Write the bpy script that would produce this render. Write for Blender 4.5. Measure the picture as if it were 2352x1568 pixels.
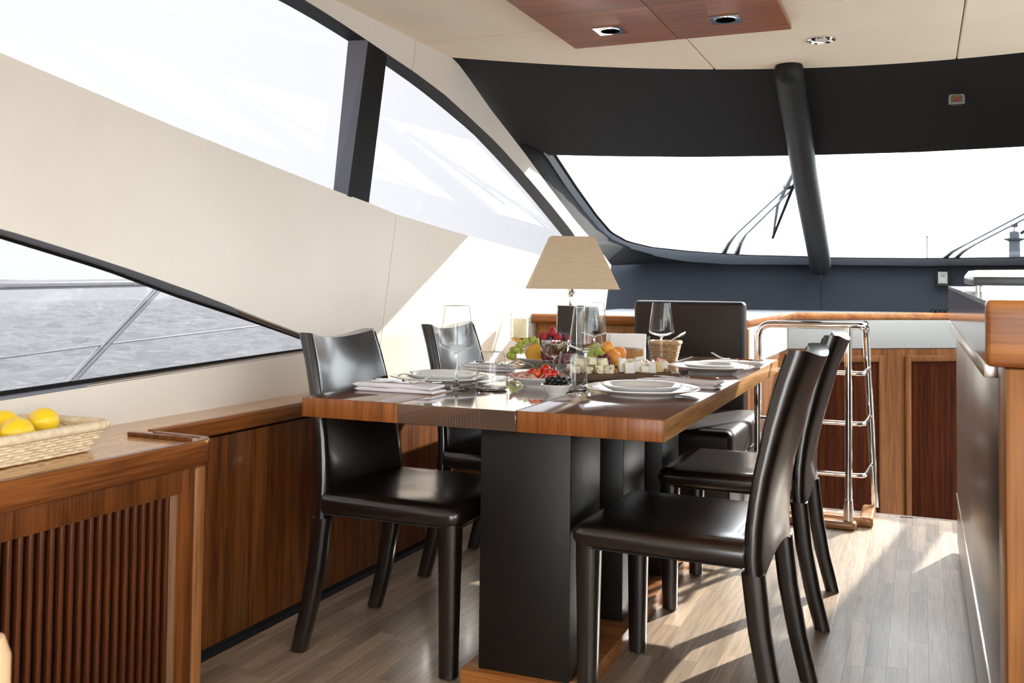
import bpy, bmesh, math, random
from mathutils import Vector, Matrix, noise
from mathutils.geometry import tessellate_polygon
random.seed(7)
for o in list(bpy.data.objects): bpy.data.objects.remove(o)
S = bpy.context.scene
COL = S.collection
PI = math.pi
# ------------------------------------------------------------------ camera
yaw, pitch, roll, FPX, CY = 0.4022, 0.0362, 0.0111, 2208.0, 577.27
cam_d = bpy.data.cameras.new('camera'); cam = bpy.data.objects.new('camera', cam_d); COL.objects.link(cam)
fw = Vector((-math.sin(yaw)*math.cos(pitch), math.cos(yaw)*math.cos(pitch), math.sin(pitch)))
rt = Vector((math.cos(yaw), math.sin(yaw), 0)); up = rt.cross(fw)
r2 = rt*math.cos(roll)+up*math.sin(roll); u2 = up*math.cos(roll)-rt*math.sin(roll)
M = Matrix((r2, u2, -fw)).transposed().to_4x4(); M.translation = (0, 0, 1.07)
cam.matrix_world = M
cam_d.sensor_width = 36; cam_d.lens = FPX/2352*36
cam_d.shift_y = (CY-784)/2352
cam_d.clip_start = .02; cam_d.clip_end = 9000
cam_d.dof.use_dof = True; cam_d.dof.focus_distance = 3.3; cam_d.dof.aperture_fstop = 9.0
S.camera = cam
# ------------------------------------------------------------------ world, sun, exposure
W = bpy.data.worlds.new('hazy_sky'); S.world = W; W.use_nodes = True
bg = W.node_tree.nodes['Background']; bg.inputs[0].default_value = (.965, .98, 1, 1); bg.inputs[1].default_value = 5.0
sd = bpy.data.lights.new('sun', 'SUN'); sd.energy = 8; sd.angle = .011; sd.color = (1, .93, .82)
sun = bpy.data.objects.new('sun', sd); COL.objects.link(sun)
SUN = Vector((.36, .933, .485)).normalized()
sun.rotation_euler = SUN.to_track_quat('Z', 'Y').to_euler(); sun.location = (3, 9, 6)
S.view_settings.view_transform = 'Standard'; S.view_settings.look = 'None'
S.view_settings.gamma = 1; S.view_settings.use_curve_mapping = False
S.view_settings.exposure = 1.05
# ------------------------------------------------------------------ materials
MATS = {}
def mat(name, col, rough=.5, metal=0, coat=0, bump=None, spec=.5, var=None, trans=0, ior=1.45, sheen=0, sss=0, detail=None):
    """col: rgb; var: (rgb2, scale, stretch xyz) noise mix; bump: (scale, strength)"""
    m = bpy.data.materials.new(name); m.use_nodes = True; nt = m.node_tree; b = nt.nodes['Principled BSDF']
    b.inputs['Base Color'].default_value = (*col, 1); b.inputs['Roughness'].default_value = rough
    b.inputs['Metallic'].default_value = metal; b.inputs['Coat Weight'].default_value = coat
    b.inputs['Coat Roughness'].default_value = .08
    b.inputs['Specular IOR Level'].default_value = spec; b.inputs['IOR'].default_value = ior
    b.inputs['Transmission Weight'].default_value = trans; b.inputs['Sheen Weight'].default_value = sheen
    if sss:
        b.inputs['Subsurface Weight'].default_value = sss; b.inputs['Subsurface Radius'].default_value = (.01, .005, .003)
    tc = nt.nodes.new('ShaderNodeTexCoord')
    if var:
        c2, sc, st = var
        mp = nt.nodes.new('ShaderNodeMapping'); mp.inputs['Scale'].default_value = st
        nt.links.new(tc.outputs['Object'], mp.inputs[0])
        n = nt.nodes.new('ShaderNodeTexNoise'); n.inputs['Scale'].default_value = sc; n.inputs['Detail'].default_value = 5
        nt.links.new(mp.outputs[0], n.inputs['Vector'])
        r = nt.nodes.new('ShaderNodeValToRGB'); r.color_ramp.elements[0].position = .32; r.color_ramp.elements[1].position = .68
        r.color_ramp.elements[0].color = (*col, 1); r.color_ramp.elements[1].color = (*c2, 1)
        nt.links.new(n.outputs[0], r.inputs[0]); nt.links.new(r.outputs[0], b.inputs['Base Color'])
    if bump:
        n = nt.nodes.new('ShaderNodeTexNoise'); n.inputs['Scale'].default_value = bump[0]; n.inputs['Detail'].default_value = 3
        nt.links.new(tc.outputs['Object'], n.inputs['Vector'])
        bp = nt.nodes.new('ShaderNodeBump'); bp.inputs['Strength'].default_value = bump[1]; bp.inputs['Distance'].default_value = .002
        nt.links.new(n.outputs[0], bp.inputs['Height']); nt.links.new(bp.outputs[0], b.inputs['Normal'])
    MATS[name] = m
    return m
def wood(name, c1, c2, axis='z', scale=40, rough=.3, coat=.3, rnd=0, spec=.25):
    """grain runs along the axis: noise squeezed along it, plus figure"""
    m = bpy.data.materials.new(name); m.use_nodes = True; nt = m.node_tree; b = nt.nodes['Principled BSDF']
    tc = nt.nodes.new('ShaderNodeTexCoord')
    mp = nt.nodes.new('ShaderNodeMapping')
    st = [1, 1, 1]; st['xyz'.index(axis)] = .04
    mp.inputs['Scale'].default_value = st
    nt.links.new(tc.outputs['Object'], mp.inputs[0])
    oi = nt.nodes.new('ShaderNodeObjectInfo')
    if rnd:
        ad = nt.nodes.new('ShaderNodeVectorMath'); ad.operation = 'ADD'
        ml = nt.nodes.new('ShaderNodeMath'); ml.operation = 'MULTIPLY'; ml.inputs[1].default_value = 37.0
        nt.links.new(oi.outputs['Random'], ml.inputs[0])
        nt.links.new(mp.outputs[0], ad.inputs[0]); nt.links.new(ml.outputs[0], ad.inputs[1]); vec = ad.outputs[0]
    else: vec = mp.outputs[0]
    n1 = nt.nodes.new('ShaderNodeTexNoise'); n1.inputs['Scale'].default_value = scale; n1.inputs['Detail'].default_value = 6; n1.inputs['Roughness'].default_value = .6
    n2 = nt.nodes.new('ShaderNodeTexNoise'); n2.inputs['Scale'].default_value = scale*6; n2.inputs['Detail'].default_value = 3
    nt.links.new(vec, n1.inputs['Vector']); nt.links.new(vec, n2.inputs['Vector'])
    mx = nt.nodes.new('ShaderNodeMix'); mx.data_type = 'FLOAT'; mx.inputs[0].default_value = .4
    nt.links.new(n1.outputs[0], mx.inputs[2]); nt.links.new(n2.outputs[0], mx.inputs[3])
    r = nt.nodes.new('ShaderNodeValToRGB'); r.color_ramp.elements[0].position = .40; r.color_ramp.elements[1].position = .60
    r.color_ramp.elements[0].color = (*[c*.82 for c in c1], 1); r.color_ramp.elements[1].color = (*[c*1.08 for c in c2], 1)
    nt.links.new(mx.outputs[0], r.inputs[0]); out = r.outputs[0]
    if rnd:
        hs = nt.nodes.new('ShaderNodeHueSaturation')
        m1 = nt.nodes.new('ShaderNodeMapRange'); m1.inputs['To Min'].default_value = 1-rnd; m1.inputs['To Max'].default_value = 1+rnd
        nt.links.new(oi.outputs['Random'], m1.inputs[0]); nt.links.new(m1.outputs[0], hs.inputs['Value'])
        nt.links.new(out, hs.inputs['Color']); out = hs.outputs[0]
    nt.links.new(out, b.inputs['Base Color'])
    b.inputs['Roughness'].default_value = rough; b.inputs['Coat Weight'].default_value = coat; b.inputs['Coat Roughness'].default_value = .1; b.inputs['Specular IOR Level'].default_value = spec
    bp = nt.nodes.new('ShaderNodeBump'); bp.inputs['Strength'].default_value = .06; bp.inputs['Distance'].default_value = .001
    nt.links.new(n2.outputs[0], bp.inputs['Height']); nt.links.new(bp.outputs[0], b.inputs['Normal'])
    MATS[name] = m
    return m
def thin_glass(name, tint=(.96, .98, .97), refl=1.5, rough=0):
    m = bpy.data.materials.new(name); m.use_nodes = True; nt = m.node_tree
    nt.nodes.remove(nt.nodes['Principled BSDF']); o = nt.nodes['Material Output']
    t = nt.nodes.new('ShaderNodeBsdfTransparent'); t.inputs[0].default_value = (*tint, 1)
    g = nt.nodes.new('ShaderNodeBsdfGlossy'); g.inputs['Roughness'].default_value = rough
    f0 = ((refl-1)/(refl+1))**2          # Schlick reflectance, the same from both faces of the pane
    lw = nt.nodes.new('ShaderNodeLayerWeight'); lw.inputs['Blend'].default_value = .5
    pw = nt.nodes.new('ShaderNodeMath'); pw.operation = 'POWER'; pw.inputs[1].default_value = 5.0
    nt.links.new(lw.outputs['Facing'], pw.inputs[0])
    f = nt.nodes.new('ShaderNodeMapRange'); f.inputs['To Min'].default_value = f0; f.inputs['To Max'].default_value = 1
    nt.links.new(pw.outputs[0], f.inputs[0])
    mx = nt.nodes.new('ShaderNodeMixShader')
    nt.links.new(f.outputs[0], mx.inputs[0]); nt.links.new(t.outputs[0], mx.inputs[1]); nt.links.new(g.outputs[0], mx.inputs[2])
    nt.links.new(mx.outputs[0], o.inputs[0]); MATS[name] = m
    return m
mat('suede', (.80, .745, .67), .9, bump=(400, .25), var=((.75, .69, .61), 2.2, (1, 1, 1)), sheen=.2)
mat('suede_ceiling', (.93, .825, .665), .9, bump=(300, .25), var=((.89, .78, .62), 3, (1, 1, 1)), sheen=.2)
mat('suede_back', (.20, .14, .08), .9)
mat('suede_grey', (.29, .285, .27), .9, bump=(300, .25))
mat('charcoal_fabric', (.011, .011, .0125), .7, bump=(900, .4), spec=.22)
mat('navy_fabric', (.014, .017, .024), .65, bump=(900, .4), spec=.22)
mat('pillar_leather', (.012, .0125, .014), .5, bump=(700, .3), spec=.3)
mat('frame_dark', (.020, .022, .027), .45)
mat('frame_steel', (.15, .155, .20), .45)
mat('reveal_grey', (.17, .185, .22), .4)
mat('leather', (.0085, .0052, .0048), .32, bump=(500, .06), spec=.5, coat=.9)
MATS['leather'].node_tree.nodes['Principled BSDF'].inputs['Coat Roughness'].default_value = .17
mat('bench_leather', (.017, .0095, .008), .42, bump=(400, .2), spec=.35)
mat('seam_thread', (.012, .008, .008), .7)
mat('chrome', (.86, .85, .83), .06, 1)
mat('brushed', (.66, .64, .61), .25, 1)
mat('stainless_front', (.36, .345, .325), .28, 1, var=((.30, .285, .265), 40, (1, 1, .02)))
mat('mirror_bronze', (.24, .15, .10), .02, .65, coat=1, spec=1)
mat('black_gap', (.004, .004, .004), .8)
mat('pedestal_leather', (.008, .0066, .0062), .38, bump=(600, .2), spec=.4)
mat('pedestal_side', (.095, .088, .08), .45, bump=(500, .4))
mat('porcelain', (.80, .80, .80), .12, coat=.6)
mat('linen', (.78, .74, .78), .85, bump=(1500, .2))
mat('paper', (.84, .84, .85), .9)
mat('lemon', (.92, .60, .02), .35, bump=(120, .5))
mat('wicker', (.80, .68, .48), .6, var=((.66, .50, .31), 60, (1, 1, 1)))
mat('wicker_tan', (.55, .38, .20), .6, var=((.34, .21, .10), 70, (1, 1, 1)))
mat('lamp_fabric', (.56, .43, .30), .8, var=((.46, .34, .23), 60, (.3, .3, 8)))
mat('lamp_lining', (.75, .70, .62), .8)
mat('lamp_block', (.035, .024, .02), .5, bump=(500, .2))
mat('wax', (.88, .82, .58), .5, sss=.4)
mat('gold', (.55, .36, .12), .22, 1)
mat('green_grape', (.34, .42, .05), .22, sss=.3, var=((.44, .50, .10), 30, (1, 1, 1)))
mat('red_grape', (.085, .008, .014), .22, var=((.16, .02, .03), 40, (1, 1, 1)))
mat('orange_peel', (.80, .36, .02), .4, bump=(260, .8), var=((.72, .42, .04), 14, (1, 1, 1)))
mat('apricot', (.78, .26, .05), .45, var=((.82, .42, .08), 25, (1, 1, 1)))
mat('strawberry', (.34, .006, .010), .28, bump=(420, .9))
mat('blueberry', (.018, .024, .05), .45, var=((.06, .075, .12), 60, (1, 1, 1)))
mat('tomato', (.55, .018, .006), .12, coat=.5)
mat('tomato_orange', (.60, .09, .01), .12, coat=.5)
mat('vine', (.10, .17, .03), .6)
mat('olive', (.006, .006, .007), .25)
mat('blue_cheese', (.80, .73, .52), .6, var=((.80, .73, .52), 55, (1, 1, 1)))
mat('cheese_paste', (.80, .62, .28), .5, var=((.84, .70, .40), 40, (1, 1, 1)))
mat('cheese_rind', (.84, .82, .78), .8, bump=(300, .3))
mat('walnut_piece', (.30, .15, .06), .6, bump=(200, .6))
mat('ham', (.62, .24, .18), .45, var=((.78, .52, .46), 45, (1, .4, 1)))
mat('salami', (.42, .06, .05), .5, var=((.70, .42, .36), 150, (1, 1, 1)))
mat('sea', (.33, .345, .365), .06)
mat('deck_steel', (.70, .71, .74), .28, .8)
mat('tower_stone', (.060, .065, .075), .9, spec=.1); mat('tower_dark', (.028, .030, .036), .8, spec=.1)
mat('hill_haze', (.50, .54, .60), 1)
mat('white_gloss', (.86, .86, .85), .12, coat=.5)
mat('slab_dark', (.05, .055, .06), .35)
mat('fascia_gloss', (.15, .115, .105), .16, coat=.45)
mat('icon_silver', (.26, .26, .25), .6, .2)
mat('icon_red', (.38, .03, .05), .5); mat('icon_olive', (.16, .11, .04), .5); mat('icon_skin', (.55, .40, .30), .5)
mat('rubber', (.008, .008, .008), .7, spec=.15)
mat('wiper_metal', (.16, .17, .19), .4, .6)
mat('pale_wood', (.62, .40, .22), .4)
mat('bulb', (.85, .83, .78), .3)
mat('dash_top', (.16, .165, .18), .45, bump=(700, .5))
mat('speck_glass', (.75, .73, .66), .2, var=((.28, .25, .20), 140, (1, 1, 1)))
wood('teak_door', (.085, .022, .0045), (.19, .060, .014), 'z', 26, .38, .08)
wood('teak_dark', (.020, .004, .0015), (.040, .009, .003), 'z', 26, .35, .1)
wood('teak_rail', (.13, .036, .008), (.25, .082, .020), 'y', 22, .32, .15)
wood('teak_frame', (.095, .026, .006), (.17, .052, .012), 'z', 22, .36, .08)
wood('teak_slat', (.060, .015, .005), (.115, .033, .010), 'z', 22, .36, .06)
wood('lit_edge_wood', (.20, .10, .05), (.27, .145, .08), 'z', 22, .4, .1)  # paler than the frame: light on the opening's edge put into the colour
wood('post_wood', (.20, .075, .022), (.30, .12, .04), 'z', 22, .36, .15)
wood('teak_top', (.52, .235, .062), (.63, .32, .095), 'y', 14, .22, .5, spec=.5)
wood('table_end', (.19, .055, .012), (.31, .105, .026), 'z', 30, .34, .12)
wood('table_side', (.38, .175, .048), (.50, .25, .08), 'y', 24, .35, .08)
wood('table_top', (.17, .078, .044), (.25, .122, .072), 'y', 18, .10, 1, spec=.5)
wood('dash_wood', (.24, .075, .016), (.36, .135, .034), 'x', 18, .32, .15)
wood('dash_panel', (.25, .093, .025), (.34, .145, .045), 'z', 20, .36, .1)
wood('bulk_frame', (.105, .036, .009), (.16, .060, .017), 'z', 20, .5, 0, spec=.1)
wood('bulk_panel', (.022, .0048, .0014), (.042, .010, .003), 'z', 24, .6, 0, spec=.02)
wood('rail_base', (.36, .16, .06), (.48, .24, .10), 'x', 22, .25, .4)
wood('roof_panel', (.34, .105, .040), (.40, .135, .055), 'x', 14, .36, .1)
wood('oak', (.36, .185, .065), (.50, .28, .11), 'z', 30, .5, 0)
wood('board_wood', (.070, .042, .026), (.15, .095, .06), 'x', 24, .6, 0)
wood('plank', (.335, .235, .165), (.415, .308, .222), 'y', 30, .42, .10, rnd=.26, spec=.4)
thin_glass('side_glass', (.325, .325, .33), 1.5)
thin_glass('screen_glass', (.90, .93, .93), 1.35)
thin_glass('windscreen_glass', (.82, .84, .85), 1.35)
thin_glass('ware_glass', (.985, .99, .988), 1.36)
m = mat('solid_glass', (1, 1, 1), 0, trans=1, ior=1.45)
def _veins():
    nt = MATS['blue_cheese'].node_tree; b = nt.nodes['Principled BSDF']
    r = [n for n in nt.nodes if n.type == 'VALTORGB'][0].color_ramp
    r.elements[0].position = .30; r.elements[0].color = (.16, .19, .20, 1); r.elements[1].position = .43; r.elements[1].color = (.80, .73, .52, 1)
_veins()
# sea ripples
def _sea():
    m = MATS['sea']; nt = m.node_tree; b = nt.nodes['Principled BSDF']
    tc = nt.nodes.new('ShaderNodeTexCoord'); mp = nt.nodes.new('ShaderNodeMapping'); mp.inputs['Scale'].default_value = (1, .55, 1)
    nt.links.new(tc.outputs['Object'], mp.inputs[0])
    n = nt.nodes.new('ShaderNodeTexNoise'); n.inputs['Scale'].default_value = 2.0; n.inputs['Detail'].default_value = 6; n.inputs['Roughness'].default_value = .6
    nt.links.new(mp.outputs[0], n.inputs['Vector'])
    bp = nt.nodes.new('ShaderNodeBump'); bp.inputs['Strength'].default_value = 1; bp.inputs['Distance'].default_value = .35
    nt.links.new(n.outputs[0], bp.inputs['Height']); nt.links.new(bp.outputs[0], b.inputs['Normal'])
_sea()
# ------------------------------------------------------------------ mesh helpers
class MB:
    def __init__(s): s.v = []; s.f = []; s.mi = []
    def add(s, vs, fs, mi=0, T=None):
        n = len(s.v)
        for p in vs:
            p = Vector(p); s.v.append(T @ p if T else p)
        for f in fs: s.f.append([i+n for i in f]); s.mi.append(mi)
        return s
    def box(s, x0, x1, y0, y1, z0, z1, T=None, mi=0):
        vs = [(x, y, z) for z in (z0, z1) for y in (y0, y1) for x in (x0, x1)]
        return s.add(vs, [(0, 2, 3, 1), (4, 5, 7, 6), (0, 1, 5, 4), (2, 6, 7, 3), (0, 4, 6, 2), (1, 3, 7, 5)], mi, T)
    def rbox(s, x0, x1, y0, y1, z0, z1, r=.005, seg=2, T=None, mi=0, jit=0):
        b = bmesh.new(); bmesh.ops.create_cube(b, size=1)
        for v in b.verts: v.co = Vector(((x0+x1)/2+v.co.x*(x1-x0), (y0+y1)/2+v.co.y*(y1-y0), (z0+z1)/2+v.co.z*(z1-z0)))
        if jit:
            for v in b.verts: v.co += Vector((random.uniform(-jit, jit), random.uniform(-jit, jit), random.uniform(-jit, jit)))
        bmesh.ops.bevel(b, geom=list(b.edges), offset=r, segments=seg, affect='EDGES', profile=.5)
        b.verts.index_update()
        s.add([v.co.copy() for v in b.verts], [[v.index for v in f.verts] for f in b.faces], mi, T); b.free()
        return s
    def tube(s, pts, rad, n=10, caps=True, T=None, mi=0, flat=1.0, upv=None):
        pts = [Vector(p) for p in pts]; N = len(pts)
        if not hasattr(rad, '__len__'): rad = [rad]*N
        rings = []; prev = None
        for i, p in enumerate(pts):
            a = pts[max(i-1, 0)]; c = pts[min(i+1, N-1)]; d = (c-a).normalized()
            if prev is None:
                h = Vector(upv) if upv else (Vector((0, 0, 1)) if abs(d.z) < .9 else Vector((1, 0, 0)))
                x = d.cross(h).normalized()
            else: x = (prev-d*prev.dot(d)).normalized()
            prev = x; y = d.cross(x)
            rings.append([p+(x*math.cos(2*PI*k/n)+y*math.sin(2*PI*k/n)*flat)*rad[i] for k in range(n)])
        return s.loft(rings, caps, T, mi)
    def loft(s, rings, caps=True, T=None, mi=0, closed=True):
        n = len(rings[0]); vs = [p for r in rings for p in r]; fs = []
        m = n if closed else n-1
        for i in range(len(rings)-1):
            for k in range(m): fs.append((i*n+k, i*n+(k+1) % n, (i+1)*n+(k+1) % n, (i+1)*n+k))
        if caps and closed:
            fs.append(list(range(n))[::-1]); fs.append([(len(rings)-1)*n+k for k in range(n)])
        return s.add(vs, fs, mi, T)
    def lathe(s, prof, n=32, T=None, mi=0, wob=None):
        rings = []
        for r, z in prof:
            rings.append([Vector(((r*(1+(wob(2*PI*k/n, r) if wob else 0)))*math.cos(2*PI*k/n), (r*(1+(wob(2*PI*k/n, r) if wob else 0)))*math.sin(2*PI*k/n), z)) for k in range(n)])
        c0 = prof[0][0] > 1e-5; 
        return s.loft(rings, True, T, mi)
    def prism(s, poly, z0, z1, T=None, mi=0, holes=()):
        loops = [[Vector((p[0], p[1], 0)) for p in l] for l in [poly, *holes]]
        tr = tessellate_polygon(loops); flat = [p for l in loops for p in l]; n = len(flat)
        vs = [(p.x, p.y, z0) for p in flat]+[(p.x, p.y, z1) for p in flat]
        fs = [list(t)[::-1] for t in tr]+[[i+n for i in t] for t in tr]
        k = 0
        for l in loops:
            for i in range(len(l)):
                a = k+i; b = k+(i+1) % len(l); fs.append((a, b, b+n, a+n))
            k += len(l)
        return s.add(vs, fs, mi, T)
    def sphere(s, c, r, n=14, m=9, T=None, mi=0, sc=(1, 1, 1)):
        rings = []
        for i in range(m+1):
            th = PI*i/m; rr = max(math.sin(th), 1e-3)
            rings.append([Vector((c[0]+r*sc[0]*rr*math.cos(2*PI*k/n), c[1]+r*sc[1]*rr*math.sin(2*PI*k/n), c[2]-r*sc[2]*math.cos(th))) for k in range(n)])
        return s.loft(rings, True, T, mi)
    def mesh(s, name, smooth=True, ang=38):
        me = bpy.data.meshes.new(name); me.from_pydata([tuple(v) for v in s.v], [], s.f); me.validate()
        b = bmesh.new(); b.from_mesh(me); bmesh.ops.recalc_face_normals(b, faces=b.faces); b.to_mesh(me); b.free()
        if smooth:
            for p in me.polygons: p.use_smooth = True
            me.set_sharp_from_angle(angle=math.radians(ang))
        return me
    def build(s, name, m, parent=None, smooth=True, ang=38, loc=None, rot=None):
        me = s.mesh(name, smooth, ang)
        ms = m if isinstance(m, (list, tuple)) else [m]
        for q in ms: me.materials.append(MATS[q])
        if len(ms) > 1 and len(me.polygons) == len(s.mi):
            for p, i in zip(me.polygons, s.mi): p.material_index = i
        o = bpy.data.objects.new(name, me); COL.objects.link(o)
        if parent: o.parent = parent
        if loc is not None: o.location = loc
        if rot is not None: o.rotation_euler = rot
        return o
def tag(o, label, cat, group=None):
    o['label'] = label; o['category'] = cat
    if group: o['group'] = group
    return o
def struct(o, label=None, cat=None):
    o['kind'] = 'structure'
    if label: o['label'] = label
    if cat: o['category'] = cat
    return o
def thing(name, label, cat, loc=(0, 0, 0), rz=0, group=None):
    o = bpy.data.objects.new(name, None); COL.objects.link(o); o.empty_display_size = .05
    o.location = loc; o.rotation_euler = (0, 0, rz)
    return tag(o, label, cat, group)
def dup(root, loc, rz, label, group=None):
    r = root.copy(); COL.objects.link(r); r.location = loc; r.rotation_euler = (0, 0, rz); r['label'] = label
    if group: r['group'] = group
    for ch in list(root.children):
        c = ch.copy(); COL.objects.link(c); c.parent = r
        for g in list(ch.children):
            d = g.copy(); COL.objects.link(d); d.parent = c
    return r
def copy_part(o, parent, loc, rot=None, scale=None):
    c = o.copy(); COL.objects.link(c); c.parent = parent; c.location = loc
    if rot is not None: c.rotation_euler = rot
    if scale is not None: c.scale = scale
    return c
RX = lambda a: Matrix.Rotation(a, 4, 'X'); RY = lambda a: Matrix.Rotation(a, 4, 'Y'); RZ = lambda a: Matrix.Rotation(a, 4, 'Z')
TR = lambda x, y, z: Matrix.Translation((x, y, z))
def fillet(pts, r, n=6):
    """round the corners of an open 3-D polyline"""
    P = [Vector(p) for p in pts]; out = [P[0]]
    for a, b, c in zip(P, P[1:], P[2:]):
        d1 = (a-b); d2 = (c-b); q = min(r, d1.length*.49, d2.length*.49)
        p0 = b+d1.normalized()*q; p1 = b+d2.normalized()*q
        for i in range(n+1):
            t = i/n; out.append(p0*(1-t)**2+b*2*t*(1-t)+p1*t*t)
    out.append(P[-1]); return out
def resample(pts, n):
    P = [Vector(p) for p in pts]; L = [0]
    for a, b in zip(P, P[1:]): L.append(L[-1]+(b-a).length)
    out = []; j = 0
    for i in range(n):
        t = L[-1]*i/(n-1)
        while j < len(P)-2 and L[j+1] < t: j += 1
        q = (t-L[j])/max(L[j+1]-L[j], 1e-9); out.append(P[j].lerp(P[j+1], min(max(q, 0), 1)))
    return out
def strip(mb, A, B, th, n=None, mi=0):
    """a slab between two 3-D polylines, thickened by the vector th"""
    if n: A = resample(A, n); B = resample(B, n)
    A = [Vector(p) for p in A]; B = [Vector(p) for p in B]; th = Vector(th)
    rings = [[a, b, b+th, a+th] for a, b in zip(A, B)]
    return mb.loft(rings, True, None, mi)

# ================================================================== SETTING
K = .1413
def wx(z, off=0): return -2.05+K*(z-.67)-off          # inner face of the port side, leaning inboard
def ws_y(x, z, off=0): return 4.45+4.1*(2.05-z)-.2*x*x+off   # raked, curved windscreen surface
def wall_piece(name, loops, m, parent, off=0.0, th=.05, kind=True):
    mb = MB(); mb.prism(loops[0], 0, 1, holes=loops[1:])
    mb.v = [Vector((wx(v.y, off+v.z*th), v.x, v.y)) for v in mb.v]
    return mb.build(name, m, parent, smooth=False)
# --- floor
floor = MB().box(-2.3, 2.3, -2.6, 4.965, -.06, -.012).box(-2.3, -.80, 4.965, 5.6, -.06, -.012).box(.55, 2.3, 4.965, 7.3, -.06, -.012).build('floor', 'black_gap', smooth=False)
struct(floor, 'bleached strip parquet floor with narrow planks running towards the bow', 'floor')
PW = .0555; pl_shared = {}
def plank_mesh(L):
    k = round(L, 2)
    if k not in pl_shared: 
        me = MB().box(-PW/2+.0002, PW/2-.0002, 0, k-.0006, -.012, 0).mesh('plank', False); me.materials.append(MATS['plank']); pl_shared[k] = me
    return pl_shared[k]
nplank = 0; rest = MB()
ncol = 0; x = -1.87+PW/2
while x < 2.2:
    y = -2.5-random.uniform(0, .4); 
    while y < 4.96:
        L = random.choice((.28, .34, .40, .46, .52, .58)); ye = min(y+L, 4.96)
        L2 = round(ye-y, 2)
        if L2 > .03:
            ymin_vis = 2.15+max(0, (-x-1.0))*.0
            if x < .2 and ye > ymin_vis and nplank < 299:
                o = bpy.data.objects.new('plank', plank_mesh(L2)); COL.objects.link(o); o.parent = floor; o.location = (x, y, 0); nplank += 1
            else: rest.box(x-PW/2+.0004, x+PW/2-.0004, y, ye-.001, -.012, 0)
        y = ye if ye < 4.96 else 9
    x += PW
ro = rest.build('plank_field', 'plank', floor, smooth=False); ro['kind'] = 'stuff'
MB().box(-.80, .55, 4.962, 4.985, -.03, .002).build('step_nosing', 'brushed', floor, smooth=False)
# staple mark left on the floor
# --- stairwell down to the cabins
st = MB()
for i in range(3): st.box(-.80, .55, 4.985+.28*i, 5.3+.28*i, -.26-.24*i, -.23-.24*i)
st.box(-.80, .55, 5.8, 7.6, -.98, -.95)
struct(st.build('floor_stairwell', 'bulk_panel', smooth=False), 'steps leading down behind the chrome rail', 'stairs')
# --- ceiling
def cy(x): return 4.45-.225*x*x
def roof_poly(w, y0, d):
    return [(-w, y0), (w, y0)]+[(w-2*w*i/24, cy(w-2*w*i/24)+d) for i in range(25)]
ceil = MB().prism(roof_poly(1.87, -2.6, -.012), 2.072, 2.11).build('ceiling', 'suede_back', smooth=False)
struct(ceil, 'padded cream suede headliner', 'ceiling')
def cpanel(poly):
    mb = MB(); 
    # shrink slightly for the seam and give a soft edge
    c = Vector((sum(p[0] for p in poly)/len(poly), sum(p[1] for p in poly)/len(poly), 0))
    def shr(d): 
        out = []
        n = len(poly)
        for i, p in enumerate(poly):
            q = Vector((*p, 0)); a = Vector((*poly[i-1], 0)); b = Vector((*poly[(i+1) % n], 0))
            e1 = (q-a).normalized(); e2 = (b-q).normalized(); n1 = Vector((-e1.y, e1.x, 0)); n2 = Vector((-e2.y, e2.x, 0))
            nn = (n1+n2); nn = nn/max(nn.dot(n1), .3) if nn.length > 1e-6 else n1
            out.append(q+nn*d)
        return out
    s = 1
    A = shr(.002*s); B = shr(.0065*s)
    mb.loft([[Vector((p.x, p.y, 2.075)) for p in A], [Vector((p.x, p.y, 2.055)) for p in A], [Vector((p.x, p.y, 2.05)) for p in B]], False)
    fl = [[Vector((p.x, p.y, 0)) for p in B]]; tr = tessellate_polygon(fl)
    mb.add([(p.x, p.y, 2.05) for p in B], [list(t) for t in tr])
    return mb.build('headliner_panel', 'suede_ceiling', ceil, ang=60)
def front(x0, x1, y0):
    n = 14; return [(x0, y0), (x1, y0)]+[(x1+(x0-x1)*i/n, cy(x1+(x0-x1)*i/n)) for i in range(n+1)]
cpanel(front(-1.862, -.847, 3.405)); cpanel(front(-.847, .143, 3.405)); cpanel(front(.143, 1.13, 3.405)); cpanel(front(1.13, 1.862, 3.405))
cpanel([(-1.862, 1.2), (-1.20, 1.2), (-1.20, 3.405), (-1.862, 3.405)]); cpanel([(-1.20, 1.2), (-.45, 1.2), (-.45, 3.405), (-1.20, 3.405)])
cpanel([(-.45, 1.2), (.143, 1.2), (.143, 3.405), (-.45, 3.405)]); cpanel([(.143, 1.2), (1.862, 1.2), (1.862, 3.405), (.143, 3.405)])
cpanel([(-1.862, -2.5), (1.862, -2.5), (1.862, 1.2), (-1.862, 1.2)])
roof = MB().prism(roof_poly(2.1, -2.6, .02), 2.112, 2.16)
struct(roof.build('ceiling_deck', 'suede_back', smooth=False))
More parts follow.
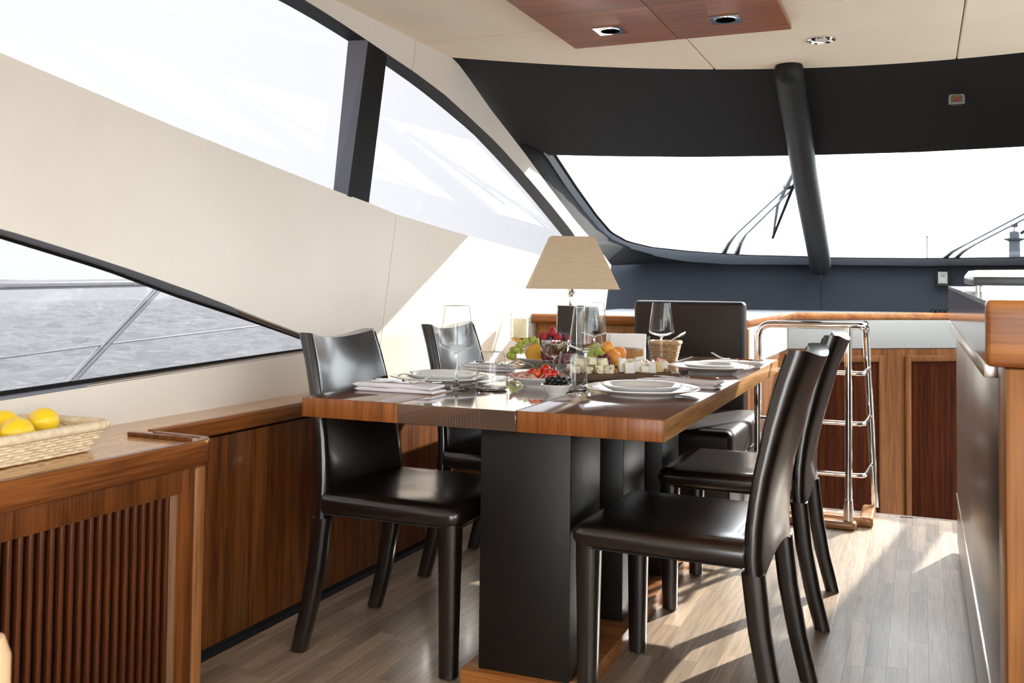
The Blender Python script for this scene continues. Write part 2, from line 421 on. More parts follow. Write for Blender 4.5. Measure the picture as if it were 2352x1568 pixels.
# wooden overhead panel with lights
wp = thing('overhead_panel', 'dark wooden overhead panel set into the cream ceiling', 'ceiling panel', (-.851, 2.5, 2.05))
MB().rbox(-.419, .0, -1.1, 1.111, -.028, -.006, .003, 2).build('board', 'roof_panel', wp); MB().rbox(.0015, .419, -1.1, 1.111, -.028, -.006, .003, 2).build('board', 'roof_panel', wp)
MB().box(-.405, .405, -1.08, 1.095, -.006, .004).build('shadow_gap', 'black_gap', wp, smooth=False)
def square_light(x, label):
    t = thing('square_downlight', label, 'ceiling light', (x, 3.378, 2.022), 0, 'square chrome downlights in the wooden panel')
    mb = MB(); r = .052
    mb.prism([(-r, -r), (r, -r), (r, r), (-r, r)], -.006, 0, holes=[[(.040*math.cos(-2*PI*k/24), .040*math.sin(-2*PI*k/24)) for k in range(24)]])
    mb.build('bezel', 'chrome', t, ang=30)
    MB().lathe([(.041, -.0075), (.041, .0), (.034, .0), (.034, -.0075)], 28).build('ring', 'chrome', t)
    MB().lathe([(.001, -.0045), (.034, -.0045), (.034, -.002), (.001, -.002)], 24).build('reflector', 'brushed', t, ang=30); MB().rbox(-.022, .022, -.022, .022, -.0075, -.004, .002).build('lens', 'bulb', t)
    return t
square_light(-1.054, 'square chrome downlight further from the round one, in the wooden panel')
square_light(-.629, 'square chrome downlight nearer the round one, in the wooden panel')
t = thing('round_downlight', 'round chrome downlight in the cream ceiling near the black pillar', 'ceiling light', (-.355, 3.905, 2.05))
MB().lathe([(.055, -.001), (.055, -.005), (.048, -.008), (.040, -.004), (.038, .004), (.02, .008)], 32).build('bezel', 'chrome', t)
MB().lathe([(.024, .004), (.022, -.004), (.001, -.006)], 20).build('lens', 'bulb', t)
# --- port side wall with openings
UP_TOP = [(2.611, 2.003), (2.85, 1.981), (3.159, 1.948), (3.371, 1.926), (3.651, 1.888), (3.954, 1.827), (4.269, 1.76), (4.703, 1.643), (5.078, 1.536), (5.512, 1.403), (5.865, 1.263)]
UP_BOT = [(5.855, 1.187), (4.96, 1.251), (4.358, 1.288), (3.891, 1.318), (3.38, 1.355), (3.175, 1.384), (2.93, 1.409), (2.501, 1.46), (2.102, 1.509), (1.788, 1.552), (1.534, 1.587)]
UP_L = [(.7, 1.70), (.7, 2.02)]
UP_HOLE = UP_TOP+UP_BOT+UP_L
LO_TOP = [(1.0, 1.28), (1.593, 1.191), (1.79, 1.151), (2.022, 1.101), (2.3, 1.035), (2.64, .946), (2.823, .9), (3.09, .832)]
LO_BOT = [(2.841, .824), (2.066, .798), (1.654, .784), (1.0, .76)]
LO_HOLE = LO_TOP+LO_BOT
WF = [(3.682, 2.058), (3.856, 2.002), (4.13, 1.908), (4.383, 1.832), (4.616, 1.761), (4.981, 1.642), (5.475, 1.49), (5.976, 1.355), (6.394, 1.223), (6.407, .86)]
SEAM = 3.392; G = .0022
wl = wall_piece('wall_left', [[(-2.6, .2), (6.40, .2), (6.40, .87), (6.39, 1.20), (5.97, 1.33), (5.47, 1.47), (4.98, 1.62), (4.38, 1.81), (3.85, 1.98), (3.66, 2.056), (-2.6, 2.056)], UP_HOLE, LO_HOLE], 'suede_back', None, .012, .04)
struct(wl, 'cream suede covered port side with large windows', 'wall')
def cut_up(hole_top):  # split of the openings at the seam
    pass
wall_piece('hull_skin', [[(-2.6, .2), (6.40, .2), (6.40, .87), (6.39, 1.20), (5.97, 1.33), (5.47, 1.47), (4.98, 1.62), (4.38, 1.81), (3.85, 1.98), (3.66, 2.056), (-2.6, 2.056)], UP_HOLE, LO_HOLE], 'white_gloss', wl, .0535, .008)
A_low = [(-2.6, .64), (SEAM-G, .64)]  # aft panel: encloses both openings up to the seam
iu = [p for p in UP_TOP if p[0] < SEAM-.04]; ib = [p for p in UP_BOT if p[0] < SEAM-.04]
aft = [(-2.6, .64), (SEAM-G+.01, .64), (SEAM-G, 1.356)]+ib+UP_L+[(.7, 2.02)]
aft_poly = [(-2.6, .64), (SEAM-G+.02, .64), (SEAM-G, 1.356)]+[p for p in UP_BOT if p[0] < SEAM-.04]+[(.7, 1.70), (-2.6, 1.70)]
wall_piece('wall_panel', [aft_poly, LO_HOLE], 'suede', wl, 0, .012)
top_poly = [(-2.6, 1.703), (.7, 1.703), (.7, 2.02)]+[p for p in UP_TOP if p[0] < 3.3]+[(3.360, 1.929), (3.352, 2.058), (-2.6, 2.058)]
wall_piece('wall_panel', [top_poly], 'suede', wl, 0, .012)
fwd_top = [(3.364, 1.927)]+[p for p in UP_TOP if p[0] > 3.4]+[p for p in UP_BOT if p[0] > SEAM+.01]+[(SEAM+G, 1.356), (SEAM+G+.02, .64), (6.407, .64)]+WF[::-1]+[(3.356, 2.058)]
wall_piece('wall_panel', [fwd_top], 'suede', wl, 0, .012)
# unseen aft bulkhead with open doorway, added behind the camera to cut frontal light
mb = MB(); mb.prism([(-2.1, 0), (2.1, 0), (2.1, 2.07), (-2.1, 2.07)], -2.66, -2.6, None, 0, [[(-.75, .01), (-.75, 1.95), (1.0, 1.95), (1.0, .01)]])
mb.v = [Vector((v.x, v.z, v.y)) for v in mb.v]
struct(mb.build('wall_back', 'suede', smooth=False), 'unseen aft bulkhead with an open doorway, added to cut light from astern', 'wall')
# dark frame round the upper opening, recessed
UGT = [(.7, 2.03), (2.554, 1.994), (2.765, 1.98), (2.991, 1.96), (3.26, 1.93), (3.511, 1.897), (3.78, 1.851), (4.092, 1.792), (4.453, 1.698), (4.876, 1.578), (5.49, 1.386), (5.966, 1.238)]
LGT = [(1.0, 1.27), (1.644, 1.179), (1.985, 1.107), (2.253, 1.037), (2.575, .963), (2.892, .886), (3.14, .829)]
LGB = [(3.14, .825), (2.924, .823), (1.702, .787), (1.0, .765)]
p3 = lambda P, off: [Vector((wx(z, off), y, z)) for y, z in P]
fr = MB(); strip(fr, p3([(.7, 2.02)]+UP_TOP, -.001), p3(UGT, .06), (-.012, 0, .03), 40)
struct(fr.build('trim_1', 'frame_dark', ang=50), 'dark frame arching over the upper side windows', 'window frame')
fr = MB(); strip(fr, p3(LO_TOP, -.001), p3(LGT, .06), (-.012, .0, .02), 24)
struct(fr.build('trim_2', 'reveal_grey', ang=50), 'grey frame along the top of the lower side window', 'window frame')
fr = MB(); strip(fr, p3([(a, b+.002) for a, b in LGT], .0585), p3([(a, b-.007) for a, b in LGT[:-1]]+[(3.1, .828)], .06), (-.006, 0, 0), 24)
struct(fr.build('trim_3', 'rubber', ang=50), 'black rubber seal under the grey window frame', 'window frame')
fr = MB(); strip(fr, p3(LO_BOT[::-1]+[(3.09, .832)], -.001), p3(LGB[::-1], .06), (-.012, 0, -.02), 24)
struct(fr.build('trim_4', 'frame_steel', ang=50), 'sill of the lower side window', 'window frame')
fr = MB(); strip(fr, p3(LGB[::-1], .05), p3([(a, b+.010) for a, b in LGB[::-1]], .055), (-.008, 0, 0), 24)
struct(fr.build('trim_5', 'rubber', ang=50), 'black seal on the sill of the lower side window', 'window frame')
# mullion between the two upper panes
mu = MB()
b0, b1 = (2.93, 1.39), (2.904, 1.950); c0, c1 = (3.035, 1.37), (3.021, 1.955); d0, d1 = (3.175, 1.36), (3.159, 1.955)
r0 = [Vector((wx(1.40, .055), 3.005, 1.390)), Vector((wx(1.392, -.004), 3.016, 1.397)), Vector((wx(1.382, .014), 3.195, 1.380)), Vector((wx(1.38, .06), 3.20, 1.366))]
r1 = [Vector((wx(1.97, .055), 2.972, 2.00)), Vector((wx(1.95, -.010), 3.003, 1.962)), Vector((wx(1.945, .014), 3.179, 1.945)), Vector((wx(1.95, .06), 3.19, 1.98))]
mu.loft([r0, r1])
mo = mu.build('trim_6', ['frame_steel', 'charcoal_fabric', 'frame_dark'], smooth=False)
for p in mo.data.polygons: p.material_index = 2
ks = sorted(mo.data.polygons, key=lambda p: -p.area)
for p in mo.data.polygons:
    ys = sum(mo.data.vertices[i].co.y for i in p.vertices)/len(p.vertices); xs = sum(mo.data.vertices[i].co.x for i in p.vertices)/len(p.vertices)
    if len(p.vertices) == 4 and p.area > .03:
        if p.normal.y < -.75: p.material_index = 0
        elif p.normal.x > .3: p.material_index = 1
struct(mo, 'charcoal upright post between the two upper side windows', 'window post')
# panes
def pane(name, poly, label, off=.062, glass='side_glass'):
    mb = MB(); mb.prism(poly, 0, 1); mb.v = [Vector((wx(v.y, off+v.z*.006), v.x, v.y)) for v in mb.v]
    o = mb.build(name, glass, None, smooth=False); struct(o, label, 'window'); return o
pane('window_1', [(.65, 1.66), (1.534, 1.56), (2.501, 1.44), (3.03, 1.37), (3.02, 2.02), (.65, 2.05)], 'large tinted pane of the upper side window')
pane('window_2', [(3.04, 1.37), (3.9, 1.29), (4.96, 1.23), (5.95, 1.17), (5.95, 1.27), (5.49, 1.42), (4.876, 1.61), (4.453, 1.73), (4.092, 1.82), (3.78, 1.88), (3.26, 1.96), (3.04, 1.99)], 'tapering front quarter pane of the side window')
pane('window_3', [(.95, .74), (3.16, .80), (3.16, .85), (2.575, .99), (1.644, 1.21), (.95, 1.31)], 'low wedge shaped side window looking onto the sea')
# starboard side, unseen: clear window band above the galley, enlarged for fill light
def mirror_x(o, name):
    me = o.data.copy()
    for v in me.vertices: v.co.x = -v.co.x
    me.flip_normals(); q = bpy.data.objects.new(name, me); COL.objects.link(q); return q
SW = [(-2.3, .90), (4.2, .90), (4.9, 1.05), (5.5, 1.25), (4.7, 1.60), (4.2, 1.76), (3.6, 1.88), (3.0, 1.96), (-2.3, 1.99)]
tmp = wall_piece('wall_right', [[(-2.6, .0), (6.40, .0), (6.40, .87), (6.39, 1.20), (5.97, 1.33), (5.47, 1.47), (4.98, 1.62), (4.38, 1.81), (3.85, 1.98), (3.66, 2.056), (-2.6, 2.056)], SW], 'suede', None, 0, .05)
wr = mirror_x(tmp, 'wall_right'); bpy.data.objects.remove(tmp); wr.name = 'wall_right'; struct(wr, 'unseen starboard side wall with a long window band enlarged for fill light', 'wall')
for i_, (ya, yb) in enumerate(((-2.3, -.1), (-.06, 2.1), (2.14, 4.3))):
    mb = MB(); mb.prism([(ya, .88), (yb, .88), (yb, 2.0), (ya, 2.0)] if i_ < 2 else [(ya, .88), (4.2, .88), (5.55, 1.24), (4.2, 1.78), (3.0, 1.98), (ya, 2.0)], 0, 1)
    mb.v = [Vector((-wx(v.y, .03+v.z*.006), v.x, v.y)) for v in mb.v]
    struct(mb.build('window_%d' % (4+i_), 'screen_glass', smooth=False), ['starboard window behind the camera', 'starboard window above the galley', 'starboard front window'][i_], 'window')
for n, k in (('trim_1', 'trim_11'), ('trim_2', 'trim_12'), ('trim_6', 'trim_13')):
    struct(mirror_x(bpy.data.objects[n], k), 'starboard '+bpy.data.objects[n]['label'], 'window frame')
# --- windscreen: visor, frame, glass, pillar
def sym(P):  # mirror a left-half polyline (ending at x=0) to the right
    return P+[Vector((-p[0], p[1], p[2])) for p in P[::-1] if abs(p[0]) > 1e-4]
VB = [Vector(p) for p in [(-1.93, 4.63, 1.765), (-1.866, 4.848, 1.783), (-1.567, 5.036, 1.787), (-1.134, 5.251, 1.792), (-.664, 5.397, 1.798), (-.353, 5.449, 1.8), (0, 5.478, 1.7995)]]
VB = sym(VB)
n = 40; VB2 = resample(VB, n+1)
CT = [Vector((1.875*(-1+2*i/n), cy(1.875*(-1+2*i/n))-.004, 2.052)) for i in range(n+1)]
vis = MB(); rings = []
for a, b in zip(CT, VB2):
    mids = []
    for j in range(9):
        t = j/8; p = a.lerp(b, t); p.z += .035*math.sin(PI*t)*.6
        mids.append(p)
    back = [q+Vector((0, .015, .03)) for q in mids[::-1]]
    rings.append(mids+back)
vis.loft(rings); visor = struct(vis.build('trim_7', 'charcoal_fabric', ang=60), 'black padded fabric visor above the windscreen', 'visor')
OPEN = [(-1.866, 4.80, 1.795), (-1.866, 4.848, 1.783), (-1.91, 5.265, 1.673), (-1.947, 5.75, 1.548), (-1.96, 6.076, 1.466), (-1.947, 6.36, 1.399), (-1.886, 6.602, 1.352), (-1.771, 6.854, 1.311), (-1.601, 7.096, 1.28), (-1.338, 7.307, 1.266), (-1.063, 7.473, 1.257), (-.795, 7.612, 1.248), (-.607, 7.671, 1.247), (-.207, 7.776, 1.237), (0, 7.785, 1.236)]
GE = [(-1.847, 4.85, 1.80), (-1.847, 4.905, 1.787), (-1.893, 5.393, 1.66), (-1.931, 5.903, 1.528), (-1.942, 6.252, 1.441), (-1.899, 6.494, 1.39), (-1.781, 6.721, 1.356), (-1.568, 6.947, 1.336), (-1.178, 7.242, 1.316), (-.775, 7.418, 1.311), (-.594, 7.498, 1.304), (-.201, 7.567, 1.302), (0, 7.573, 1.3005)]
OUT = [(-1.895, 4.55, 1.79), (-1.896, 4.616, 1.761), (-1.913, 4.981, 1.642), (-1.934, 5.475, 1.49), (-1.953, 5.976, 1.355), (-1.975, 6.394, 1.223), (-1.985, 6.80, 1.235), (-1.843, 7.03, 1.255-.004), (-1.613, 7.149, 1.258), (-1.34, 7.318, 1.258), (-1.065, 7.485, 1.250), (-.796, 7.624, 1.242), (-.608, 7.683, 1.240), (-.208, 7.801, 1.229), (0, 7.80, 1.229)]
# frame between outer trim edge and opening; matched point lists
def frame_strip(A, B, th):
    mb = MB(); A = [Vector(p) for p in A]; B = [Vector(p) for p in B]
    mb.loft([[a, b, b+Vector(th), a+Vector(th)] for a, b in zip(A, B)]); return mb
A = [OUT[0], OUT[1], (-1.905, 4.80, 1.70), OUT[2], (-1.925, 5.25, 1.56), OUT[3], (-1.944, 5.75, 1.415), OUT[4], OUT[5], OUT[6], OUT[7], OUT[8], OUT[9], OUT[10], OUT[11], OUT[12], OUT[13], OUT[14]]
B = [OPEN[0], OPEN[1], (-1.887, 5.05, 1.73), OPEN[2], (-1.93, 5.5, 1.612), OPEN[3], OPEN[4], OPEN[5], OPEN[6], OPEN[7], (-1.70, 6.97, 1.297), OPEN[8], OPEN[9], OPEN[10], OPEN[11], OPEN[12], OPEN[13], OPEN[14]]
A = resample(sym([Vector(p) for p in A]), 97) if False else sym([Vector(p) for p in A]); B = sym([Vector(p) for p in B])
struct(frame_strip(A, B, (0, .02, .02)).build('trim_8', 'charcoal_fabric', ang=50), 'black surround of the windscreen', 'window frame')
rv = MB(); strip(rv, sym([Vector(p) for p in OPEN]), sym([Vector(p) for p in GE]), (0, .012, -.012), 120)
struct(rv.build('trim_9', 'reveal_grey', ang=50), 'grey reveal along the lower edge of the windscreen', 'window frame')
seal = MB(); g2 = resample(sym([Vector(p) for p in GE]), 120); strip(seal, g2, [p+Vector((0, -.012 if abs(p.x) < 1.7 else 0, .004))+Vector((.014 if p.x < -1.5 else (-.014 if p.x > 1.5 else 0), 0, 0)) for p in g2], (0, .006, .004))
struct(seal.build('trim_10', 'rubber', ang=50), 'black rubber edge of the windscreen glass', 'window frame')
def screen(x0, x1, name, label):
    mb = MB(); rings = []; n = 16
    for i in range(n+1):
        x = x0+(x1-x0)*i/n; ring = []
        for z in (1.27, 1.42, 1.58, 1.72, 1.86): ring.append(Vector((x, ws_y(x, z, .075), z)))
        rings.append(ring+[p+Vector((0, .012, .02)) for p in ring[::-1]])
    mb.loft(rings); o = mb.build(name, 'windscreen_glass', ang=60); return struct(o, label, 'windscreen')
screen(-1.99, -.665, 'window_7', 'port windscreen pane left of the thick black pillar'); screen(-.655, .655, 'window_8', 'centre windscreen pane right of the thick black pillar'); screen(.665, 1.99, 'window_9', 'starboard windscreen pane')
PIL = [(-0.528, 4.314, 2.021), (-0.543, 4.601, 1.95), (-0.563, 5.01, 1.849), (-0.595, 5.56, 1.713), (-0.626, 6.242, 1.545), (-0.661, 6.998, 1.358), (-0.683, 7.423, 1.253)]
def pillar(mir, name, label):
    P = resample([Vector((p[0]*mir+(.30 if mir < 0 else 0), p[1], p[2])) for p in PIL], 30)
    mb = MB(); mb.tube(P, [.063+.015*i/29 for i in range(30)], 28); mb.sphere(P[0], .063, 24, 14); mb.sphere(P[-1], .078, 24, 14)
    struct(mb.build(name, 'pillar_leather', ang=60), label, 'pillar')
pillar(1, 'trim_14', 'thick black padded windscreen pillar'); pillar(-1, 'trim_15', 'second padded windscreen pillar to starboard')
# --- front wall: navy padded panels below the windscreen
wf = struct(MB().box(-2.2, 2.2, 7.75, 7.80, -.98, 1.22).build('wall_front', 'frame_dark', smooth=False), 'navy padded panelling under the windscreen', 'wall')
def navy(x0, x1):
    A = []; Bb = []
    for i in range(17):
        x = x0+(x1-x0)*i/16; tz = 1.252-.012*abs(abs(x)-1.3) if abs(x) > 1.3 else 1.262-.034*(1.3-abs(x))/1.3
        y = 7.62-.2*x*x
        A.append(Vector((x, y+.07, tz+.016))); Bb.append(Vector((x, y, .88)))
    mb = MB(); rings = []
    for i, (a, b) in enumerate(zip(A, Bb)):
        pad = -.012 if 0 < i < 16 else 0
        q = [a+Vector((0, 0, .004)), a.lerp(b, .04)+Vector((0, pad, 0)), a.lerp(b, .5)+Vector((0, pad*1.3, 0)), b+Vector((0, pad, 0)), b+Vector((0, .03, 0)), a+Vector((0, .03, 0))]
        rings.append(q)
    mb.loft(rings); mb.build('padded_panel', 'navy_fabric', wf, ang=50)
navy(-2.2, -.692); navy(-.688, .688); navy(.692, 2.2)
# ================================================================== DASHBOARD AND BULKHEAD
db = thing('dashboard', 'long dashboard with wooden edge under the windscreen', 'dashboard', (0, 0, 0))
edge_pts = [(-2.012, 5.03), (-1.44, 5.06), (-.90, 5.065), (-.85, 5.085), (-.83, 5.13), (-.815, 6.60), (-.79, 6.66), (.181, 7.42), (.45, 7.50)]
top_poly = edge_pts+[(.45, 7.62), (-.3, 7.60), (-1.1, 7.37), (-1.6, 7.10), (-2.012, 6.80)]
MB().prism(top_poly, .897, .914).build('top_surface', 'dash_top', db, smooth=False)
ed = MB(); ep = resample(fillet([(*p, .892) for p in edge_pts], .03), 90)
ed.tube(ep, .030, 12, flat=.42, upv=(0, 0, 1)) if False else None
off = []
for i, p in enumerate(ep):
    a = ep[max(i-1, 0)]; c = ep[min(i+1, len(ep)-1)]; d = (c-a).normalized(); off.append(Vector((d.y, -d.x, 0)))
ring = [(-.03, -.024), (-.03, .024), (-.004, .026), (.006, .018), (.008, 0), (.006, -.018), (-.004, -.026)]
ed.loft([[p+o*u+Vector((0, 0, v)) for u, v in ring] for p, o in zip(ep, off)]); ed.build('wood_edge', 'dash_wood', db, ang=50)
MB().rbox(-2.012, -.86, 5.085, 5.11, 0, .866, .003).build('front_panel', 'dash_panel', db)
MB().rbox(-.855, -.822, 5.07, 5.12, 0, .866, .010, 3).build('corner_post', 'dash_panel', db)
MB().rbox(-.845, -.825, 5.12, 6.66, .668, .866, .006).build('side_panel', 'suede', db)
MB().rbox(-.843, -.827, 5.12, 6.66, -.95, .664, .003).build('lower_side_panel', 'bulk_frame', db)
# angled bulkhead with framed panels
ax, ay = -.80, 6.67; bx, by = .50, 7.62
ang = math.atan2(by-ay, bx-ax); Ln = math.hypot(bx-ax, by-ay)
bk = thing('panelled_bulkhead', 'wooden bulkhead with dark framed panels beside the stairs', 'bulkhead', (ax, ay, 0), ang)
MB().rbox(-.02, Ln, 0, .03, .672, .866, .006).build('suede_band', 'suede_grey', bk)
MB().box(-.02, Ln, .004, .03, -.95, .668).build('backing', 'bulk_frame', bk, smooth=False)
def framed(u0, u1):
    w = .045
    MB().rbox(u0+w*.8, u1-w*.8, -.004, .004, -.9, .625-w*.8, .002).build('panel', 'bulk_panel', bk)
    for (p, q, nm) in (((u0, u0+w), (-.9, .625), 'moulding'), ((u1-w, u1), (-.9, .625), 'moulding')):
        MB().rbox(p[0], p[1], -.016, .004, q[0], q[1], .007, 3).build(nm, 'bulk_frame', bk)
    MB().rbox(u0+w, u1-w, -.015, .004, .625-w, .625, .007, 3).build('moulding', 'bulk_frame', bk)
framed(-.0, .70); framed(.86, 1.56)
# ================================================================== PORT CABINETS AND WORKTOP
wt = thing('worktop', 'varnished wooden worktop and ledge along the port side', 'worktop', (0, 0, 0))
wtp = [(-2.06, -1.0), (-1.645, -1.0), (-1.645, 1.935), (-1.675, 1.975), (-1.85, 1.985), (-1.872, 2.01), (-1.872, 5.0), (-2.06, 5.0)]
MB().prism([(x-.0, y) for x, y in wtp], .668, .676).build('top_veneer', 'teak_top', wt, smooth=False)
MB().prism([(-2.055, -1.0), (-1.653, -1.0), (-1.653, 1.93), (-1.68, 1.967), (-1.855, 1.977), (-1.88, 2.0), (-1.88, 5.0), (-2.055, 5.0)], .634, .669).build('core', 'teak_rail', wt, smooth=False)
def fascia(P, z0, z1, name, m):
    mb = MB(); P = fillet([(*p, 0) for p in P], .02, 5); rings = []
    for i, p in enumerate(P):
        a = P[max(i-1, 0)]; c = P[min(i+1, len(P)-1)]; d = (c-a).normalized(); o = Vector((d.y, -d.x, 0))
        rings.append([p+o*u+Vector((0, 0, v)) for u, v in ((-.022, z1-.003), (-.02, z1+.001), (-.003, z1+.001), (.003, z1-.006), (.003, z0+.004), (-.001, z0), (-.02, z0))])
    mb.loft(rings); return mb.build(name, m, wt, ang=28)
fascia([(-1.645, -1.0), (-1.645, 1.93), (-1.672, 1.975), (-1.85, 1.985)], .617, .678, 'front_edge', 'teak_rail')
fascia([(-1.872, 1.99), (-1.872, 5.0)], .632, .678, 'ledge_edge', 'teak_rail')
MB().rbox(-1.870, -1.668, 1.893, 1.907, .676, .687, .003).build('fiddle_rail', 'teak_frame', wt)
# louvred cabinet
lc = thing('louvred_cabinet', 'wooden cabinet with upright louvre slats under the lemon basket', 'cabinet', (-1.66, 0, 0))
MB().box(-.38, -.060, -.9, 1.93, .05, .62).build('carcass', 'black_gap', lc, smooth=False)
MB().rbox(-.045, 0, -.9, 1.866, .556, .616, .002).build('top_rail', 'teak_frame', lc)
MB().rbox(-.045, 0, 1.862, 1.908, .0, .616, .002).build('stile', 'teak_frame', lc)
MB().rbox(-.045, 0, -.9, 1.862, .0, .075, .002).build('bottom_rail', 'teak_frame', lc)
MB().rbox(-.20, .006, 1.908, 1.945, .0, .616, .012, 4).build('corner_post', 'post_wood', lc)
MB().rbox(-.040, -.012, 1.836, 1.862, .075, .556, .002).build('opening_edge', 'lit_edge_wood', lc)
sm = MB().rbox(-.026, -.004, -.0052, .0052, .075, .556, .002, 2).mesh('slat'); sm.materials.append(MATS['teak_slat'])
for i in range(36):
    o = bpy.data.objects.new('slat', sm); COL.objects.link(o); o.parent = lc; o.location = (0, 1.822-.0257*i, 0); o.rotation_euler = (0, 0, -.12)
# cabinets under the ledge
edges = [1.99, 2.4225, 2.872, 3.326, 3.78, 4.23, 4.68, 5.06]
desc = ['nearest the louvred cabinet', 'behind the nearest dining chair', 'between the two port chairs', 'behind the further port chair', 'beyond the port chairs', 'near the lamp', 'in the corner by the dashboard']
for i in range(7):
    t = thing('ledge_cabinet', 'flat teak cabinet under the ledge, '+desc[i], 'cabinet', (-1.89, edges[i], 0), 0, 'flat cabinets under the port ledge')
    w = edges[i+1]-edges[i]
    MB().box(-.17, -.022, .001, w-.001, .05, .628).build('carcass', 'teak_dark', t, smooth=False)
    MB().rbox(-.02, 0, .0015, w-.0015, .022, .622, .0015).build('door', 'teak_door', t)
    MB().box(-.16, -.012, 0, w, 0, .05).build('toe_kick', 'black_gap', t, smooth=False)
# ================================================================== TABLE
TA = .0116
tb = thing('dining_table', 'wooden dining table with bronze mirror strip and three leather pedestals', 'table', (-1.616, 2.290, 0), TA)
Lt = 2.209; Wt = 1.043
def tboard(x0, x1, nm):
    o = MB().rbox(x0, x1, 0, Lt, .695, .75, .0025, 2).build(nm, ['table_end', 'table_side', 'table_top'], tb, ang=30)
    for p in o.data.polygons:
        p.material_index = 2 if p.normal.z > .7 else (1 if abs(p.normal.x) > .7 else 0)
    return o
tboard(0, .306, 'tabletop'); tboard(.656, Wt, 'tabletop')
MB().rbox(.3075, .6545, .0, Lt, .695, .7485, .0015, 1).build('mirror_strip', 'mirror_bronze', tb)
MB().box(.306, .656, -.002, .010, .7455, .7496).build('strip_edge', 'brushed', tb, smooth=False) if False else None
MB().box(.652, .6565, .001, Lt-.001, .7486, .7508).build('inlay', 'brushed', tb, smooth=False)
MB().box(.12, Wt-.12, .12, Lt-.12, .680, .695).build('underframe', 'black_gap', tb, smooth=False)
for y0 in (2.362, 2.862, 3.375):
    o = MB().rbox(.524, .780, y0-2.29, y0+.263-2.29, .05, .688, .004, 2).build('pedestal', ['pedestal_leather', 'pedestal_leather'], tb)
MB().rbox(.482, .812, .05, 1.42, 0, .05, .003).build('plinth', 'dash_wood', tb)
